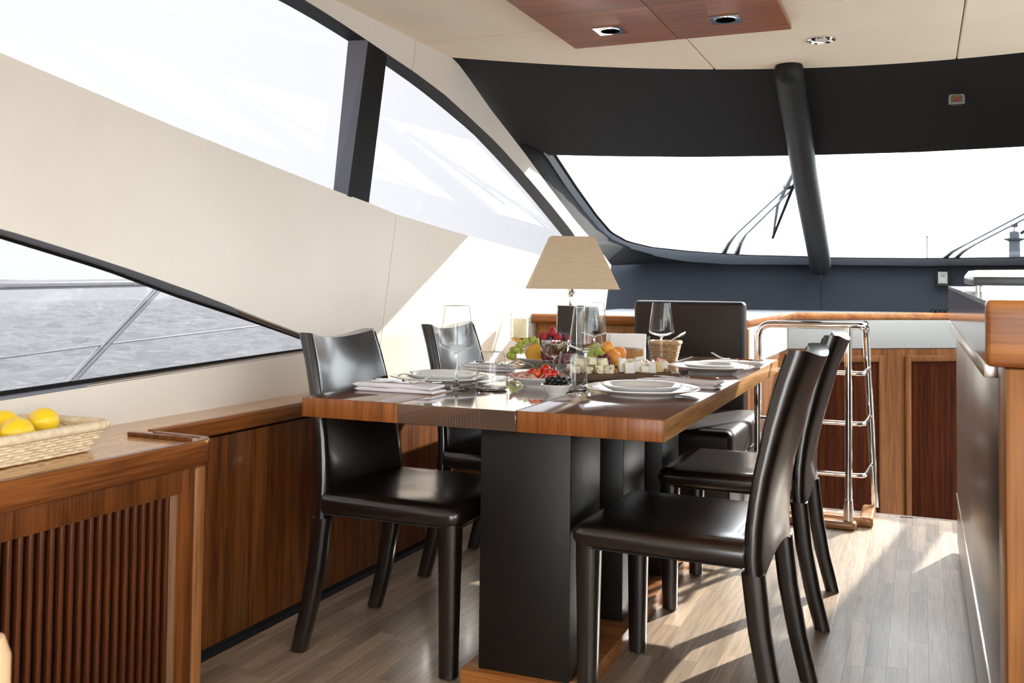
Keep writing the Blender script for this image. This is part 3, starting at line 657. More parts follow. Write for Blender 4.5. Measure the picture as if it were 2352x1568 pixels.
# ================================================================== CHAIRS
def chair_proto(label):
    t = thing('dining_chair', label, 'chair', (0, 0, 0), 0, 'dark leather dining chairs')
    hw = .238
    # seat: crowned slab
    mb = MB(); rings = []
    prof = [(-.010, .409), (.002, .414), (.009, .428), (.010, .445), (.005, .459), (-.010, .468), (-.035, .4715)]
    def outline(d):
        x0, x1, h = -.172-d*0, .262+d, hw+d; c = .03; pts = []
        for (cx, cy_, a0) in ((x1-c, h-c, 0), (x0+.01, h-.01, PI/2), (x0+.01, -h+.01, PI), (x1-c, -h+c, 1.5*PI)):
            cc = c if cx > 0 else .01
            for k in range(5):
                a = a0+PI/2*k/4; pts.append((cx+cc*math.cos(a), cy_+cc*math.sin(a)))
        return pts
    for d, z in prof: rings.append([Vector((x, y, z)) for x, y in outline(d)])
    for f, z in ((.75, .4735), (.45, .4725), (.15, .472)): rings.append([Vector((.03+(x-.03)*f, y*f, z)) for x, y in outline(-.035)])
    mb.loft(rings); mb.build('seat', 'leather', t, ang=75)
    sb = MB(); o = outline(.002); o = [p for p in o if p[0] > -.19]
    MB().tube([(x, y, .4115) for x, y in outline(.001)[0:6]+[]], .0022, 6).build('seam', 'seam_thread', t)
    MB().tube([(x, -y, .4115) for x, y in outline(.001)[0:6]], .0022, 6).build('seam', 'seam_thread', t)
    # backrest
    zs = [.372, .39, .43, .50, .56, .62, .68, .74, .80, .85, .89, .915, .925]
    def xc(z):
        K_ = [(0, -.255), (.13, -.222), (.26, -.198), (.42, -.180), (.52, -.182), (.63, -.198), (.74, -.222), (.84, -.248), (.925, -.276), (1, -.30)]
        for (a, xa), (b, xb) in zip(K_, K_[1:]):
            if z <= b:
                q = (z-a)/(b-a); return xa+(xb-xa)*q
        return K_[-1][1]
    mb = MB(); rings = []
    NY = 14
    for z in zs:
        h = hw-.003-.048*max(0, (z-.45)/.475); c = .008+.024*min(1, max(0, (z-.45)/.25)); tk = .042+.010*max(0, (z-.6)/.32)
        x = xc(z); ring = []
        def zz(u):
            a = 1-u*u
            if z > .80: return z-.022*a*((z-.80)/.125)
            if z < .50: return z+.045*a*((.50-z)/.115)
            return z
        US = [-1, -.985, -.95, -.88, -.75, -.5, -.25, 0, .25, .5, .75, .88, .95, .985, 1]
        rd = lambda u: tk*.5*(1-math.sqrt(max(0, 1-max(0, (abs(u)-.90)/.10)**2)))*.72
        for u in US: ring.append(Vector((x+tk/2-c*(1-u*u)-rd(u), u*h, zz(u))))
        for u in US[::-1]: ring.append(Vector((x-tk/2-(c*.75)*(1-u*u)+rd(u), u*h, zz(u))))
        rings.append(ring)
    mb.loft(rings, False)
    n2 = 2*(NY+1); base = 0
    for ri in (0, len(zs)-1):
        b = ri*n2
        for k in range(NY): mb.f.append([b+k, b+k+1, b+n2-2-k, b+n2-1-k]); mb.mi.append(0)
    mb.build('backrest', 'leather', t, ang=50)
    for s in (-1, 1):
        pts = []
        for z in (.39, .50, .62, .74, .84, .915):
            h = hw-.003-.048*max(0, (z-.45)/.475); tk = .042+.010*max(0, (z-.6)/.32)
            pts.append((xc(z)+tk/2-.006, s*.955*h, z))
        MB().tube(pts, .0018, 5).build('seam', 'seam_thread', t)
    # legs
    for s in (-1, 1):
        yy = s*(hw-.026)
        fl = MB(); rings = []
        for z, w in ((0.006, .0235), (.1, .0245), (.25, .0265), (.36, .029), (.43, .030)):
            rings.append([Vector((.232+w*1.05*math.copysign(abs(math.cos(a))**.6, math.cos(a)), yy+w*math.copysign(abs(math.sin(a))**.6, math.sin(a)), z)) for a in [2*PI*k/16 for k in range(16)]])
        fl.loft(rings); lg = fl.build('leg', 'leather', t, ang=60)
        MB().lathe([(.012, 0), (.012, .008)], 12, TR(.232, yy, 0)).build('foot_glide', 'rubber', lg)
        rl = MB(); rings = []
        for z in (.004, .06, .13, .20, .26, .34, .395):
            w = .0220+.008*z; x = xc(z)
            rings.append([Vector((x+w*1.08*math.copysign(abs(math.cos(a))**.55, math.cos(a)), yy+w*math.copysign(abs(math.sin(a))**.55, math.sin(a)), z)) for a in [2*PI*k/16 for k in range(16)]])
        rl.loft(rings); rg = rl.build('leg', 'leather', t, ang=60)
        MB().tube([(xc(z)+.02, yy-s*.0, z) for z in (.01, .13, .26, .38)], .0015, 5).build('seam', 'seam_thread', rg)
    return t
c0 = chair_proto('near dark leather chair on the window side of the table')
c0.location = (-1.420, 2.595, 0); c0.rotation_euler = (0, 0, 0)
dup(c0, (-1.432, 3.385, 0), 0, 'far dark leather chair on the window side, behind the nearest wine glass')
dup(c0, (-.545, 2.570, 0), PI-.03, 'near dark leather chair on the galley side, its dusty seat in full view')
dup(c0, (-.545, 3.415, 0), PI+.01, 'far dark leather chair on the galley side, next to the chrome rail')
# ================================================================== LEATHER SEAT AT THE TABLE HEAD
bn = thing('upholstered_seat', 'brown leather high-backed seat at the far end of the table', 'seat', (-1.085, 4.95, 0))
MB().rbox(-.305, .268, -.04, .05, .30, 1.004, .022, 4).build('backrest', 'bench_leather', bn)
MB().rbox(-.34, .358, -.86, -.03, .325, .468, .035, 5).build('seat_cushion', 'bench_leather', bn)
MB().rbox(-.32, .335, -.80, .03, .02, .325, .012, 3).build('base', 'bench_leather', bn)
MB().tube([(.352, -.82, .335), (.352, -.1, .335)], .003, 6).build('piping', 'seam_thread', bn)
# ================================================================== CHROME STAIR RAIL
cr = thing('stair_rail', 'polished chrome guard rail on wooden feet beside the stairs', 'rail', (0, 0, 0))
path = fillet([(-.702, 4.60, .05), (-.702, 4.60, .905), (-.24, 4.60, .905), (-.232, 4.95, .905), (-.215, 5.0, 0.05)], .075, 8)
path = fillet([(-.702, 4.60, .04), (-.702, 4.60, .908), (-.235, 4.60, .908), (-.245, 4.93, .908), (-.205, 4.93, .04)], .07, 8)
MB().tube(path, .0165, 14).build('top_rail', 'chrome', cr, ang=60)
MB().tube([(-.302, 4.60, .04), (-.302, 4.60, .90)], .0165, 14).build('post', 'chrome', cr, ang=60)
for z in (.695, .470, .240):
    p = fillet([(-.702, 4.60, z), (-.236, 4.60, z), (-.235+.018*(1-z/.9), 4.93, z)], .04, 6)
    MB().tube(p, .0105, 12).build('rung', 'chrome', cr, ang=60)
for x, y in ((-.302, 4.60), (-.702, 4.60)):
    MB().lathe([(.0215, .038), (.0215, .085), (.0185, .13), (.0165, .132)], 20, TR(x, y, 0)).build('sleeve', 'brushed', cr)
MB().rbox(-.744, -.268, 4.565, 4.635, 0, .036, .014, 4).build('foot', 'rail_base', cr)
MB().rbox(-.744, -.215, 4.66, 4.715, 0, .042, .008, 3).build('foot', 'rail_base', cr)
MB().rbox(-.262, -.20, 4.655, 4.95, 0, .046, .014, 4).build('foot', 'rail_base', cr)
# ================================================================== GALLEY ON THE RIGHT
gf = thing('galley_fridge', 'stainless steel galley drawer unit at the right edge', 'refrigerator', (.135, 1.96, 0))
MB().box(.012, .62, 0, 2.46, .03, .905).build('carcass', 'black_gap', gf, smooth=False)
MB().rbox(0, .018, .002, 2.465, .235, .912, .004).build('upper_front', 'stainless_front', gf)
MB().rbox(0, .018, .002, 2.465, .03, .222, .004).build('lower_front', 'stainless_front', gf)
MB().rbox(-.004, .014, .002, 2.465, .222, .236, .003).build('grip_edge', 'brushed', gf)
ge = thing('galley_end_panel', 'blurred orange wooden end panel of the galley', 'panel', (.128, 1.80, 0))
MB().rbox(0, .60, 0, .155, 0, .9425, .006).build('post', 'dash_panel', ge)
gc = thing('galley_counter', 'galley counter with glossy dark side and orange wooden end', 'counter', (0, 0, 0))
mb = MB(); mb.add([(.102, 1.83, .947), (.75, 1.83, .947), (.75, 4.26, .96), (.102, 4.26, .96), (.102, 1.83, 1.046), (.75, 1.83, 1.046), (.75, 4.26, 1.08), (.102, 4.26, 1.08)], [(0, 3, 2, 1), (4, 5, 6, 7), (0, 1, 5, 4), (1, 2, 6, 5), (2, 3, 7, 6), (3, 0, 4, 7)])
mb.build('side_board', 'fascia_gloss', gc, smooth=False)
mb = MB(); mb.add([(.100, 1.80, 1.046), (.75, 1.80, 1.046), (.75, 4.26, 1.081), (.100, 4.26, 1.081), (.102, 1.80, 1.054), (.75, 1.80, 1.054), (.75, 4.26, 1.09), (.102, 4.26, 1.09)], [(0, 3, 2, 1), (4, 5, 6, 7), (0, 1, 5, 4), (1, 2, 6, 5), (2, 3, 7, 6), (3, 0, 4, 7)])
mb.build('worktop', 'white_gloss', gc, smooth=False)
MB().rbox(.100, .75, 1.795, 1.83, .944, 1.056, .008, 3).build('wooden_end', 'dash_wood', gc)
MB().rbox(.104, .135, 1.96, 4.24, .913, .948, .004).build('under_lip', 'brushed', gc)
gs = thing('hob_cover', 'white topped dark slab lying on the galley counter', 'tray', (.119, 2.62, 1.0665)); gs.rotation_euler = (.0146, 0, 0)
MB().rbox(0, .5, 0, .55, .018, .039, .004, 2).build('dark_body', 'slab_dark', gs)
mb = MB(); mb.loft([[Vector(p) for p in ((0, 0, .039), (.5, 0, .039), (.5, .55, .039), (0, .55, .039))], [Vector(p) for p in ((.012, .008, .056), (.5, .008, .062), (.5, .54, .062), (.012, .54, .056))]]); mb.build('white_top', 'white_gloss', gs, smooth=False)
MB().lathe([(.006, 0), (.006, .02)], 12, TR(.012, .03, 0)).build('foot', 'brushed', gs); MB().box(.02, .5, .02, .03, .0, .018).build('foot_bar', 'brushed', gs, smooth=False)
# helm seat to starboard, beyond the frame, that shades the floor
hs = thing('helm_seat', 'leather helm seat on a pedestal to starboard', 'seat', (1.02, 5.80, 0), .0)
MB().rbox(-.32, .36, -.06, .06, .62, 1.21, .05, 4).build('backrest', 'bench_leather', hs); MB().rbox(-.34, .36, -.02, .50, .50, .66, .05, 4).build('seat_cushion', 'bench_leather', hs)
MB().lathe([(.22, 0), (.2, .03), (.07, .06), (.07, .5)], 24, TR(0, .22, 0)).build('pedestal', 'chrome', hs)
# ================================================================== TABLEWARE
ZT = .7502; ZM = .7487     # wood boards / mirror strip
def plate(loc, R, label, name='dinner_plate', stack=True, group='white plates laid on the table'):
    t = thing(name, label, 'plate', loc, random.uniform(0, 3), group)
    k = R/.175
    pr = [(.001, .0), (.092*k, .0), (.096*k, .003), (.100*k, .006), (.118*k, .012), (.165*k, .024), (.174*k, .0255), (.175*k, .0235), (.172*k, .0215), (.125*k, .0085), (.105*k, .0025), (.100*k, .0022)]
    pr = [(.098*k, 0), (.100*k, .004), (.128*k, .012), (.172*k, .0225), (.175*k, .0245), (.174*k, .0265), (.168*k, .0268), (.125*k, .017), (.110*k, .010), (.001, .0085)]
    wob = lambda a, r: .012*math.sin(10*a)*max(0, (r/R-.8)/.2)*(1 if r > .8*R else 0)
    MB().lathe(pr, 60, wob=wob).build('charger', 'porcelain', t, ang=50)
    if stack:
        q = [(.085*k, .009), (.088*k, .013), (.112*k, .022), (.126*k, .031), (.128*k, .0335), (.125*k, .0345), (.116*k, .0335), (.096*k, .021), (.085*k, .016), (.001, .0145)]
        MB().lathe(q, 56).build('soup_plate', 'porcelain', t, ang=50)
    # raised ornament on the rim
    mb = MB()
    for i in range(60):
        a = 2*PI*i/60
        mb.sphere((math.cos(a)*.150*k, math.sin(a)*.150*k, .0235), .0028, 6, 4, sc=(1.6, 1, .5))
    mb.build('rim_relief', 'porcelain', t)
    return t
plate((-1.445, 2.83, ZT), .172, 'white plate setting at the near window-side place, beside the folded fork napkin')
plate((-.765, 2.80, ZT), .172, 'white plate setting at the near galley-side corner of the table')
plate((-.738, 3.70, ZT), .158, 'white plate setting at the far galley-side place by the sunlit table edge')
plate((-1.462, 3.79, ZT), .158, 'white plate setting half hidden behind the green grapes')
def wine_glass(loc, label, k=1):
    t = thing('wine_glass', label, 'wine glass', loc, 0, 'tall stemmed wine glasses')
    MB().lathe([(.0385*k, .258), (.0545*k, .142), (.0548*k, .136), (.052*k, .130), (.030*k, .121), (.010*k, .116), (.0005, .115)], 40).build('bowl', 'ware_glass', t, ang=50)
    MB().lathe([(.0378*k, .258), (.0536*k, .1425), (.0535*k, .137), (.050*k, .1325), (.030*k, .124), (.0005, .121)], 40).build('bowl_inside', 'ware_glass', t, ang=50)
    MB().lathe([(.0376*k, .2575), (.0382*k, .2588), (.0390*k, .2575), (.0384*k, .2565)], 40).build('rim', 'ware_glass', t)
    MB().lathe([(.041*k, .0005), (.042*k, .0018), (.036*k, .003), (.014*k, .008), (.0055, .018), (.0040, .05), (.0036, .09), (.0048, .108), (.010, .1145), (.001, .1148)], 32).build('stem', 'solid_glass', t, ang=50)
    return t
wine_glass((-1.327, 2.690, ZT), 'wine glass standing nearest the camera by the window-side plate')
wine_glass((-.995, 2.955, ZM), 'wine glass in the middle of the table in front of the napkin holder')
wine_glass((-1.262, 3.86, ZM), 'wine glass furthest back, seen through the middle one')
wine_glass((-1.018, 4.03, ZM), 'wine glass beside the small bread basket, against the brown seat')
def tumbler(loc, label):
    t = thing('tumbler', label, 'glass', loc, 0, 'water tumblers')
    MB().lathe([(.0385, .117), (.052, .022), (.0525, .014), (.050, .005), (.044, .001), (.001, .0008)], 40).build('body', 'ware_glass', t, ang=50)
    MB().lathe([(.0377, .117), (.051, .023), (.0508, .017), (.046, .012), (.001, .011)], 40).build('body_inside', 'ware_glass', t, ang=50)
    MB().lathe([(.0375, .1165), (.0381, .118), (.0388, .1165)], 40).build('rim', 'ware_glass', t)
    MB().lathe([(.001, .0015), (.043, .0018), (.048, .005), (.047, .010), (.001, .0105)], 32).build('thick_base', 'solid_glass', t, ang=40)
    return t
tumbler((-1.232, 2.745, ZM), 'water tumbler right of the nearest wine glass')
tumbler((-1.002, 2.845, ZM), 'water tumbler behind the black olives')
tumbler((-1.085, 3.950, ZM), 'water tumbler in front of the small bread basket')
# napkins and cutlery
def napkin(loc, L, Wd, rz, label, lift=0):
    t = thing('napkin', label, 'napkin', loc, rz, 'folded white linen napkins')
    for i, (z0, th, dx) in enumerate(((.0004, .0125, 0), (.0125, .0140, -.006))):
        mb = MB(); rings = []; nx = 26
        sec = [(-1, 0), (-.985, .55), (-.94, .88), (-.8, 1), (-.4, 1), (0, 1), (.4, 1), (.8, 1), (.94, .88), (.985, .55), (1, 0), (.985, -.55), (.94, -.88), (.8, -1), (0, -1), (-.8, -1), (-.94, -.88), (-.985, -.55)]
        for j in range(nx+1):
            u = j/nx; x = dx+L*u
            f = math.sqrt(max(.02, 1-(1-min(1, u/.05))**2)); f *= (1-.45*max(0, (u-.72)/.28))
            ring = []
            for a_, b_ in sec:
                y = a_*Wd/2*(1-.03*i*math.sin(u*5)); nz = noise.noise(Vector((x*16+i*7, y*14, i*3.1)))*.0022
                z = z0+th*.5+b_*th*.5*f+(nz if b_ > 0 else (nz*.5 if i else 0))-(th*.5*(1-f)*.6 if u > .5 else 0)
                ring.append(Vector((x, y+.002*math.sin(x*40+i), max(z, .0003)+lift*u)))
            rings.append(ring)
        mb.loft(rings); mb.build('fold', 'linen', t, ang=70)
    return t
def bent(outline, th, zf, m, name, parent):
    mb = MB(); mb.prism(outline, 0, 1)
    mb.v = [Vector((v.x, v.y, zf(v.x)+th*v.z)) for v in mb.v]
    return mb.build(name, m, parent, ang=40)
def fork(loc, rz, label):
    t = thing('fork', label, 'fork', loc, rz, 'silver forks')
    mb = MB()
    zf = lambda x: .002+(.010*math.sin(max(0, (x-.085))/.10*PI*.9) if x < .185 else 0)*-1+.0*x+max(0, x-.135)*.32
    h = [(0, .0105), (.012, .012), (.05, .008), (.10, .0042), (.128, .0038)]
    P = [Vector((x, 0, .0035+max(0, x-.09)*.02)) for x, w in h]
    mb.loft([[Vector((x, -w, .002)), Vector((x, -w*.6, .0052)), Vector((x, w*.6, .0052)), Vector((x, w, .002)), Vector((x, 0, .0008))] for x, w in h]); mb.build('handle', 'chrome', t, ang=40)
    mb = MB(); R_ = [(.126, .0038, .002), (.140, .010, -.001), (.153, .0125, -.001), (.162, .0125, .003)]
    mb.loft([[Vector((x, -w, z+.0035)), Vector((x, 0, z+.0018)), Vector((x, w, z+.0035)), Vector((x, w, z+.0055)), Vector((x, 0, z+.004)), Vector((x, -w, z+.0055))] for x, w, z in R_]); mb.build('head', 'chrome', t, ang=50)
    for i in range(4):
        y = -.0105+.007*i
        MB().tube([(.158, y, .0055), (.175, y, .013), (.190, y, .022), (.203, y, .0275)], [.0018, .0017, .0014, .0008], 6).build('tine', 'chrome', t, ang=60)
    return t
def knife(loc, rz, label):
    t = thing('knife', label, 'knife', loc, rz, 'silver knives')
    MB().loft([[Vector((x, -w, z)), Vector((x, -w*.5, z+h)), Vector((x, w*.5, z+h)), Vector((x, w, z)), Vector((x, 0, z-h*.4))] for x, w, h, z in ((0, .009, .004, .0035), (.008, .0115, .006, .003), (.03, .009, .0055, .003), (.085, .0065, .005, .003), (.098, .0085, .006, .003), (.104, .006, .0045, .003))]).build('handle', 'chrome', t, ang=40)
    bent([(.102, -.006), (.17, -.009), (.205, -.006), (.218, .004), (.16, .0075), (.102, .006)], .0016, lambda x: .0035, 'chrome', 'blade', t)
    return t
napkin((-1.578, 2.548, ZT), .262, .098, .02, 'folded linen napkin at the front edge of the table holding the fork')
fork((-1.530, 2.530, ZT+.0265), .02, 'fork with raised tines resting on the front napkin')
knife((-1.536, 2.560, ZT+.0265), .035, 'knife lying behind the fork on the front napkin')
napkin((-1.590, 3.315, ZT), .18, .085, .02, 'folded linen napkin behind the nearest tumbler, by the fruit platter')
fork((-1.565, 3.290, ZT+.0265), .0, 'fork on the napkin by the fruit platter'); knife((-1.565, 3.318, ZT+.0265), .0, 'knife on the napkin by the fruit platter')
napkin((-.590, 3.085, ZT), .27, .085, PI-.08, 'folded linen napkin between the two galley-side plates', .0)
knife((-.595, 3.095, ZT+.0265), PI-.10, 'knife on the napkin between the two galley-side plates')
napkin((-.590, 3.985, ZT), .25, .085, PI-.06, 'folded linen napkin at the sunlit far corner of the table')
knife((-.588, 3.985, ZT+.0265), PI-.03, 'knife on the napkin at the sunlit far corner')
fork((-.60, 4.01, ZT+.0265), PI-.05, 'fork on the napkin at the sunlit far corner')
# bowls, platters
def wave_plate(name, label, loc, prof, n, amp, cat='plate', sx=1, sy=1, rz=0, Rr=.1, m='porcelain'):
    t = thing(name, label, cat, loc, rz)
    o = MB().lathe(prof, 64, wob=lambda a, r: amp*math.cos(n*a)*max(0, (r/Rr-.45)/.55)).build('dish', m, t, ang=60)
    o.scale = (sx, sy, 1)
    return t
PX, PY = -1.265, 3.50
wave_plate('fruit_platter', 'large white wavy platter piled with fruit', (PX, PY, ZM), [(.085, 0), (.088, .010), (.13, .018), (.20, .044), (.206, .048), (.20, .050), (.145, .030), (.10, .020), (.001, .018)], 8, .025, 'platter', 1.03, .76, .0, .2)
HX, HY = -1.135, 2.905
wave_plate('meat_plate', 'small white scalloped plate of ham and cherry tomatoes', (HX, HY, ZM), [(.052, 0), (.054, .006), (.070, .014), (.092, .027), (.0945, .030), (.092, .032), (.068, .020), (.05, .013), (.001, .012)], 8, .035, 'plate', 1, .95, .3, .09)
OX, OY = -1.000, 2.700
wave_plate('olive_bowl', 'small white bowl of black olives', (OX, OY, ZM), [(.025, 0), (.027, .006), (.034, .012), (.040, .022), (.0475, .029), (.048, .031), (.046, .032), (.037, .025), (.030, .012), (.001, .010)], 8, .02, 'bowl', 1, 1, 0, .046)
SX, SY = -.962, 3.68
wave_plate('sausage_dish', 'little white dish with ham and salami behind the cheese board', (SX, SY, ZM), [(.03, 0), (.032, .006), (.05, .016), (.062, .026), (.063, .028), (.06, .029), (.045, .018), (.001, .012)], 8, .03, 'plate', 1, .9, .2, .06)
# olives
om = MB().lathe([(.002, -.0105), (.006, -.0095), (.0095, -.004), (.0098, .002), (.0075, .008), (.0042, .0105), (.0028, .0095), (.0024, .004), (.0005, .0035)], 16).mesh('olive', ang=60); om.materials.append(MATS['olive'])
for i, (dx, dy, dz) in enumerate([(-.026, -.012, .028), (-.005, -.024, .030), (.019, -.016, .029), (-.024, .016, .029), (.025, .010, .030), (0, .022, .030), (-.013, -.006, .043), (.010, -.008, .044), (.001, .012, .046), (.022, .002, .042), (-.024, .004, .041)]):
    o = bpy.data.objects.new('black_olive', om); COL.objects.link(o); o.location = (OX+dx, OY+dy, ZM+dz); o.rotation_euler = (1.3+.4*i, .7*i, .9*i); o.scale = (1.12,)*3
    tag(o, 'glossy black pitted olive heaped in the small white bowl', 'olive', 'black olives in the bowl')
# ham slices
def ham(loc, rz, L, Wd, label, seed, m='ham', parent=None, nm='ham_slice'):
    mb = MB(); nx, ny = 18, 8; rows = []
    for i in range(nx+1):
        row = []
        for j in range(ny+1):
            x = -L/2+L*i/nx; y = -Wd/2+Wd*j/ny+.008*math.sin(i*.8+seed)
            z = .014+.007*math.sin(i*1.1+seed)+.005*math.sin(j*1.3+i*.4)
            row.append(Vector((x, y, z)))
        rows.append(row+[p-Vector((0, 0, .002)) for p in row[::-1]])
    mb.loft(rows); o = mb.build(nm, m, None, ang=70); o.location = loc; o.rotation_euler = (0, 0, rz)
    return tag(o, label, 'ham', 'rolled slices of cured ham')
ham((HX-.028, HY-.035, ZM+.018), .25, .115, .05, 'pink ham slice at the front of the scalloped plate', 1)
ham((HX-.040, HY+.02, ZM+.022), 1.2, .10, .05, 'pink ham slice at the left of the scalloped plate', 3)
ham((HX+.045, HY+.01, ZM+.020), .9, .09, .045, 'pink ham slice at the right of the scalloped plate', 5)
ham((SX-.005, SY-.02, ZM+.018), .2, .075, .035, 'pink ham slice on the little dish behind the cheese', 2)
sm_ = MB().lathe([(.001, 0), (.0135, 0), (.0145, .002), (.0135, .004), (.001, .004)], 18).mesh('salami'); sm_.materials.append(MATS['salami'])
for i in range(3):
    o = bpy.data.objects.new('salami_slice', sm_); COL.objects.link(o); o.location = (SX+.026+.011*i, SY-.012+.004*i, ZM+.036-.003*i); o.rotation_euler = (1.2, .3*i, .8)
    tag(o, 'thin red salami slice standing on the little dish', 'salami', 'salami slices on the little dish')
# cherry tomatoes
def tomato(loc, label, m='tomato', r=.0165):
    t = thing('cherry_tomato', label, 'tomato', loc, random.uniform(0, 6), 'cherry tomatoes on the ham')
    MB().sphere((0, 0, 0), r, 18, 12, sc=(1, 1, .93)).build('flesh', m, t)
    mb = MB()
    for i in range(5):
        a = 2*PI*i/5; mb.add([(0, 0, r*.90), (.004*math.cos(a+.7), .004*math.sin(a+.7), r*.93), (.011*math.cos(a), .011*math.sin(a), r*.92), (.004*math.cos(a-.7), .004*math.sin(a-.7), r*.93)], [(0, 1, 2, 3)])
    mb.tube([(0, 0, r*.85), (.001, 0, r*1.25)], .0012, 6)
    mb.build('calyx', 'vine', t, smooth=False)
    return t
for i, (dx, dy, dz, m_) in enumerate([(-.030, .018, .042, 'tomato'), (-.008, .024, .043, 'tomato'), (.014, .022, .043, 'tomato'), (-.014, -.014, .041, 'tomato_orange'), (.020, -.014, .040, 'tomato'), (.036, .008, .040, 'tomato'), (.008, .004, .056, 'tomato'), (-.034, -.004, .042, 'tomato')]):
    lab = ['red cherry tomato at the left back of the cluster', 'red cherry tomato at the back under the vine', 'red cherry tomato at the right back of the cluster', 'orange cherry tomato at the front of the cluster', 'red cherry tomato at the front right, nearest the olives', 'red cherry tomato at the right end of the cluster', 'red cherry tomato on top of the cluster', 'red cherry tomato at the left end of the cluster'][i]
    tomato((HX+dx+.012, HY+dy, ZM+dz), lab, m_)
mb = MB(); mb.tube([(-.035, .01, 0), (-.01, .012, .012), (.012, .008, .016), (.036, .004, .004)], .0015, 6); mb.tube([(-.06, -.012, -.028), (-.045, -.02, -.026), (-.025, -.026, -.024)], .0022, 6); tag(mb.build('tomato_vine', 'vine', loc=(HX+.012, HY, ZM+.062)), 'green vine lying over the cherry tomatoes', 'vine')
# fruit
tag(MB().sphere((0, 0, 0), .0400, 28, 18, sc=(1, 1, .95)).build('orange', 'orange_peel', loc=(-1.352, 3.42, ZM+.066)), 'whole orange on the fruit platter between the grapes', 'orange')
gm = {}
for m_ in ('green_grape', 'red_grape'):
    gm[m_] = MB().sphere((0, 0, 0), .0125, 14, 9, sc=(1, 1, 1.12)).mesh('grape'); gm[m_].materials.append(MATS[m_])
def bunch(loc, offs, m_, label, sc=1):
    t = thing('grape_bunch', label, 'grapes', loc, 0, 'bunches of grapes on the platter')
    for (a, b, c) in offs:
        o = bpy.data.objects.new('grape', gm[m_]); COL.objects.link(o); o.parent = t; o.location = (a, b, c); o.rotation_euler = (random.uniform(-.6, .6), random.uniform(-.6, .6), 0); o.scale = (sc,)*3
    c = Vector((sum(o[0] for o in offs), sum(o[1] for o in offs), sum(o[2] for o in offs)))/len(offs)
    mb = MB()
    for o in offs[::2]: mb.tube([c, Vector(o)], .0011, 5)
    mb.build('stalk', 'vine', t)
    return t
bunch((-1.428, 3.43, ZM+.044), [(-.028, -.02, .012), (-.010, -.025, .008), (-.022, 0, .030), (-.004, -.012, .034), (-.030, .014, .012), (.004, .006, .050), (.026, .016, .066), (.052, .022, .072), (.074, .024, .066), (.0, .024, .030), (-.012, .03, .044)], 'green_grape', 'green grapes left of the orange, next to the candle', 1.12)
bunch((-1.268, 3.385, ZM+.034), [(-.028, -.02, .046), (-.018, -.03, .022), (.004, -.032, .020), (.026, -.030, .018), (.048, -.026, .018), (-.004, -.018, .040), (.020, -.014, .042), (.044, -.010, .038), (-.034, 0, .028), (.066, -.016, .014), (.010, .012, .052), (.036, .014, .048), (.06, .010, .034), (-.02, .02, .05)], 'red_grape', 'dark red grapes behind the steel berry cup', 1.12)
bunch((-1.135, 3.47, ZM+.044), [(-.020, -.01, .040), (.0, -.016, .046), (.020, -.012, .040), (-.010, .006, .024), (.012, .004, .026), (.030, .004, .024), (.004, .018, .052)], 'green_grape', 'green grapes right of the berry cup, behind the middle tumbler', 1.15)
bunch((-1.10, 3.43, ZM+.034), [(-.01, -.02, .016), (.014, -.022, .014), (.036, -.018, .012), (.022, -.002, .026), (.0, .0, .02)], 'red_grape', 'few dark grapes beneath the right green grapes', 1.15)
for i, (x, y, z, r) in enumerate([(-1.090, 3.50, .092, .027), (-1.064, 3.49, .062, .027), (-1.050, 3.46, .056, .025), (-1.055, 3.54, .070, .027)]):
    o = MB().lathe([(.001, -r*.95)]+[(r*math.sin(PI*k/12)*(1 if k < 11 else .9), -r*.95*math.cos(PI*k/12)) for k in range(1, 12)]+[(.001, r*.82)], 22, wob=lambda a, rr: -.06*math.exp(-((a-3.9)/.18)**2)).build('apricot', 'apricot', loc=(x, y, ZM+z), rot=(.5*i, .4, .6*i))
    tag(o, ['topmost apricot of the pile at the right end of the fruit platter', 'apricot in the middle of the pile left of the napkin holder', 'lowest front apricot left of the napkin holder', 'rear apricot of the pile by the napkin holder'][i], 'apricot', 'apricots on the platter')
# steel coupe with berries
BX, BY = -1.202, 3.225
t = thing('berry_cup', 'polished steel stemmed cup heaped with berries', 'cup', (BX, BY, ZM))
MB().lathe([(.0575, .134), (.0565, .118), (.050, .096), (.036, .078), (.016, .066), (.001, .064)], 40).build('bowl', 'chrome', t, ang=60)
MB().lathe([(.0565, .134), (.055, .118), (.0485, .098), (.035, .081), (.001, .068)], 40).build('bowl_inside', 'chrome', t, ang=60)
MB().lathe([(.036, .0006), (.036, .0025), (.014, .006), (.0058, .012), (.0055, .062), (.010, .066)], 28).build('stem', 'chrome', t, ang=50)
def strawberry(loc, rot, label, k=1):
    t = thing('strawberry', label, 'strawberry', loc, 0, 'strawberries in the steel cup'); t.rotation_euler = rot
    MB().lathe([(.001, -.013*k), (.010*k, -.0125*k), (.0155*k, -.006*k), (.0155*k, .002*k), (.0115*k, .012*k), (.006*k, .019*k), (.001, .022*k)], 20).build('flesh', 'strawberry', t, ang=70)
    mb = MB()
    for i in range(6):
        a = PI/3*i; mb.add([(0, 0, -.0135*k), (.005*k*math.cos(a+.6), .005*k*math.sin(a+.6), -.0138*k), (.013*k*math.cos(a), .013*k*math.sin(a), -.0125*k), (.005*k*math.cos(a-.6), .005*k*math.sin(a-.6), -.0138*k)], [(0, 1, 2, 3)])
    mb.build('calyx', 'vine', t, smooth=False)
strawberry((BX-.005, BY-.014, ZM+.156), (.15, .05, 0), 'upright strawberry at the top of the steel cup', 1.12)
strawberry((BX-.026, BY-.030, ZM+.140), (.4, -.2, 0), 'strawberry at the front left of the steel cup')
strawberry((BX+.022, BY-.030, ZM+.139), (.5, .5, 0), 'strawberry at the front right of the steel cup', 1.1)
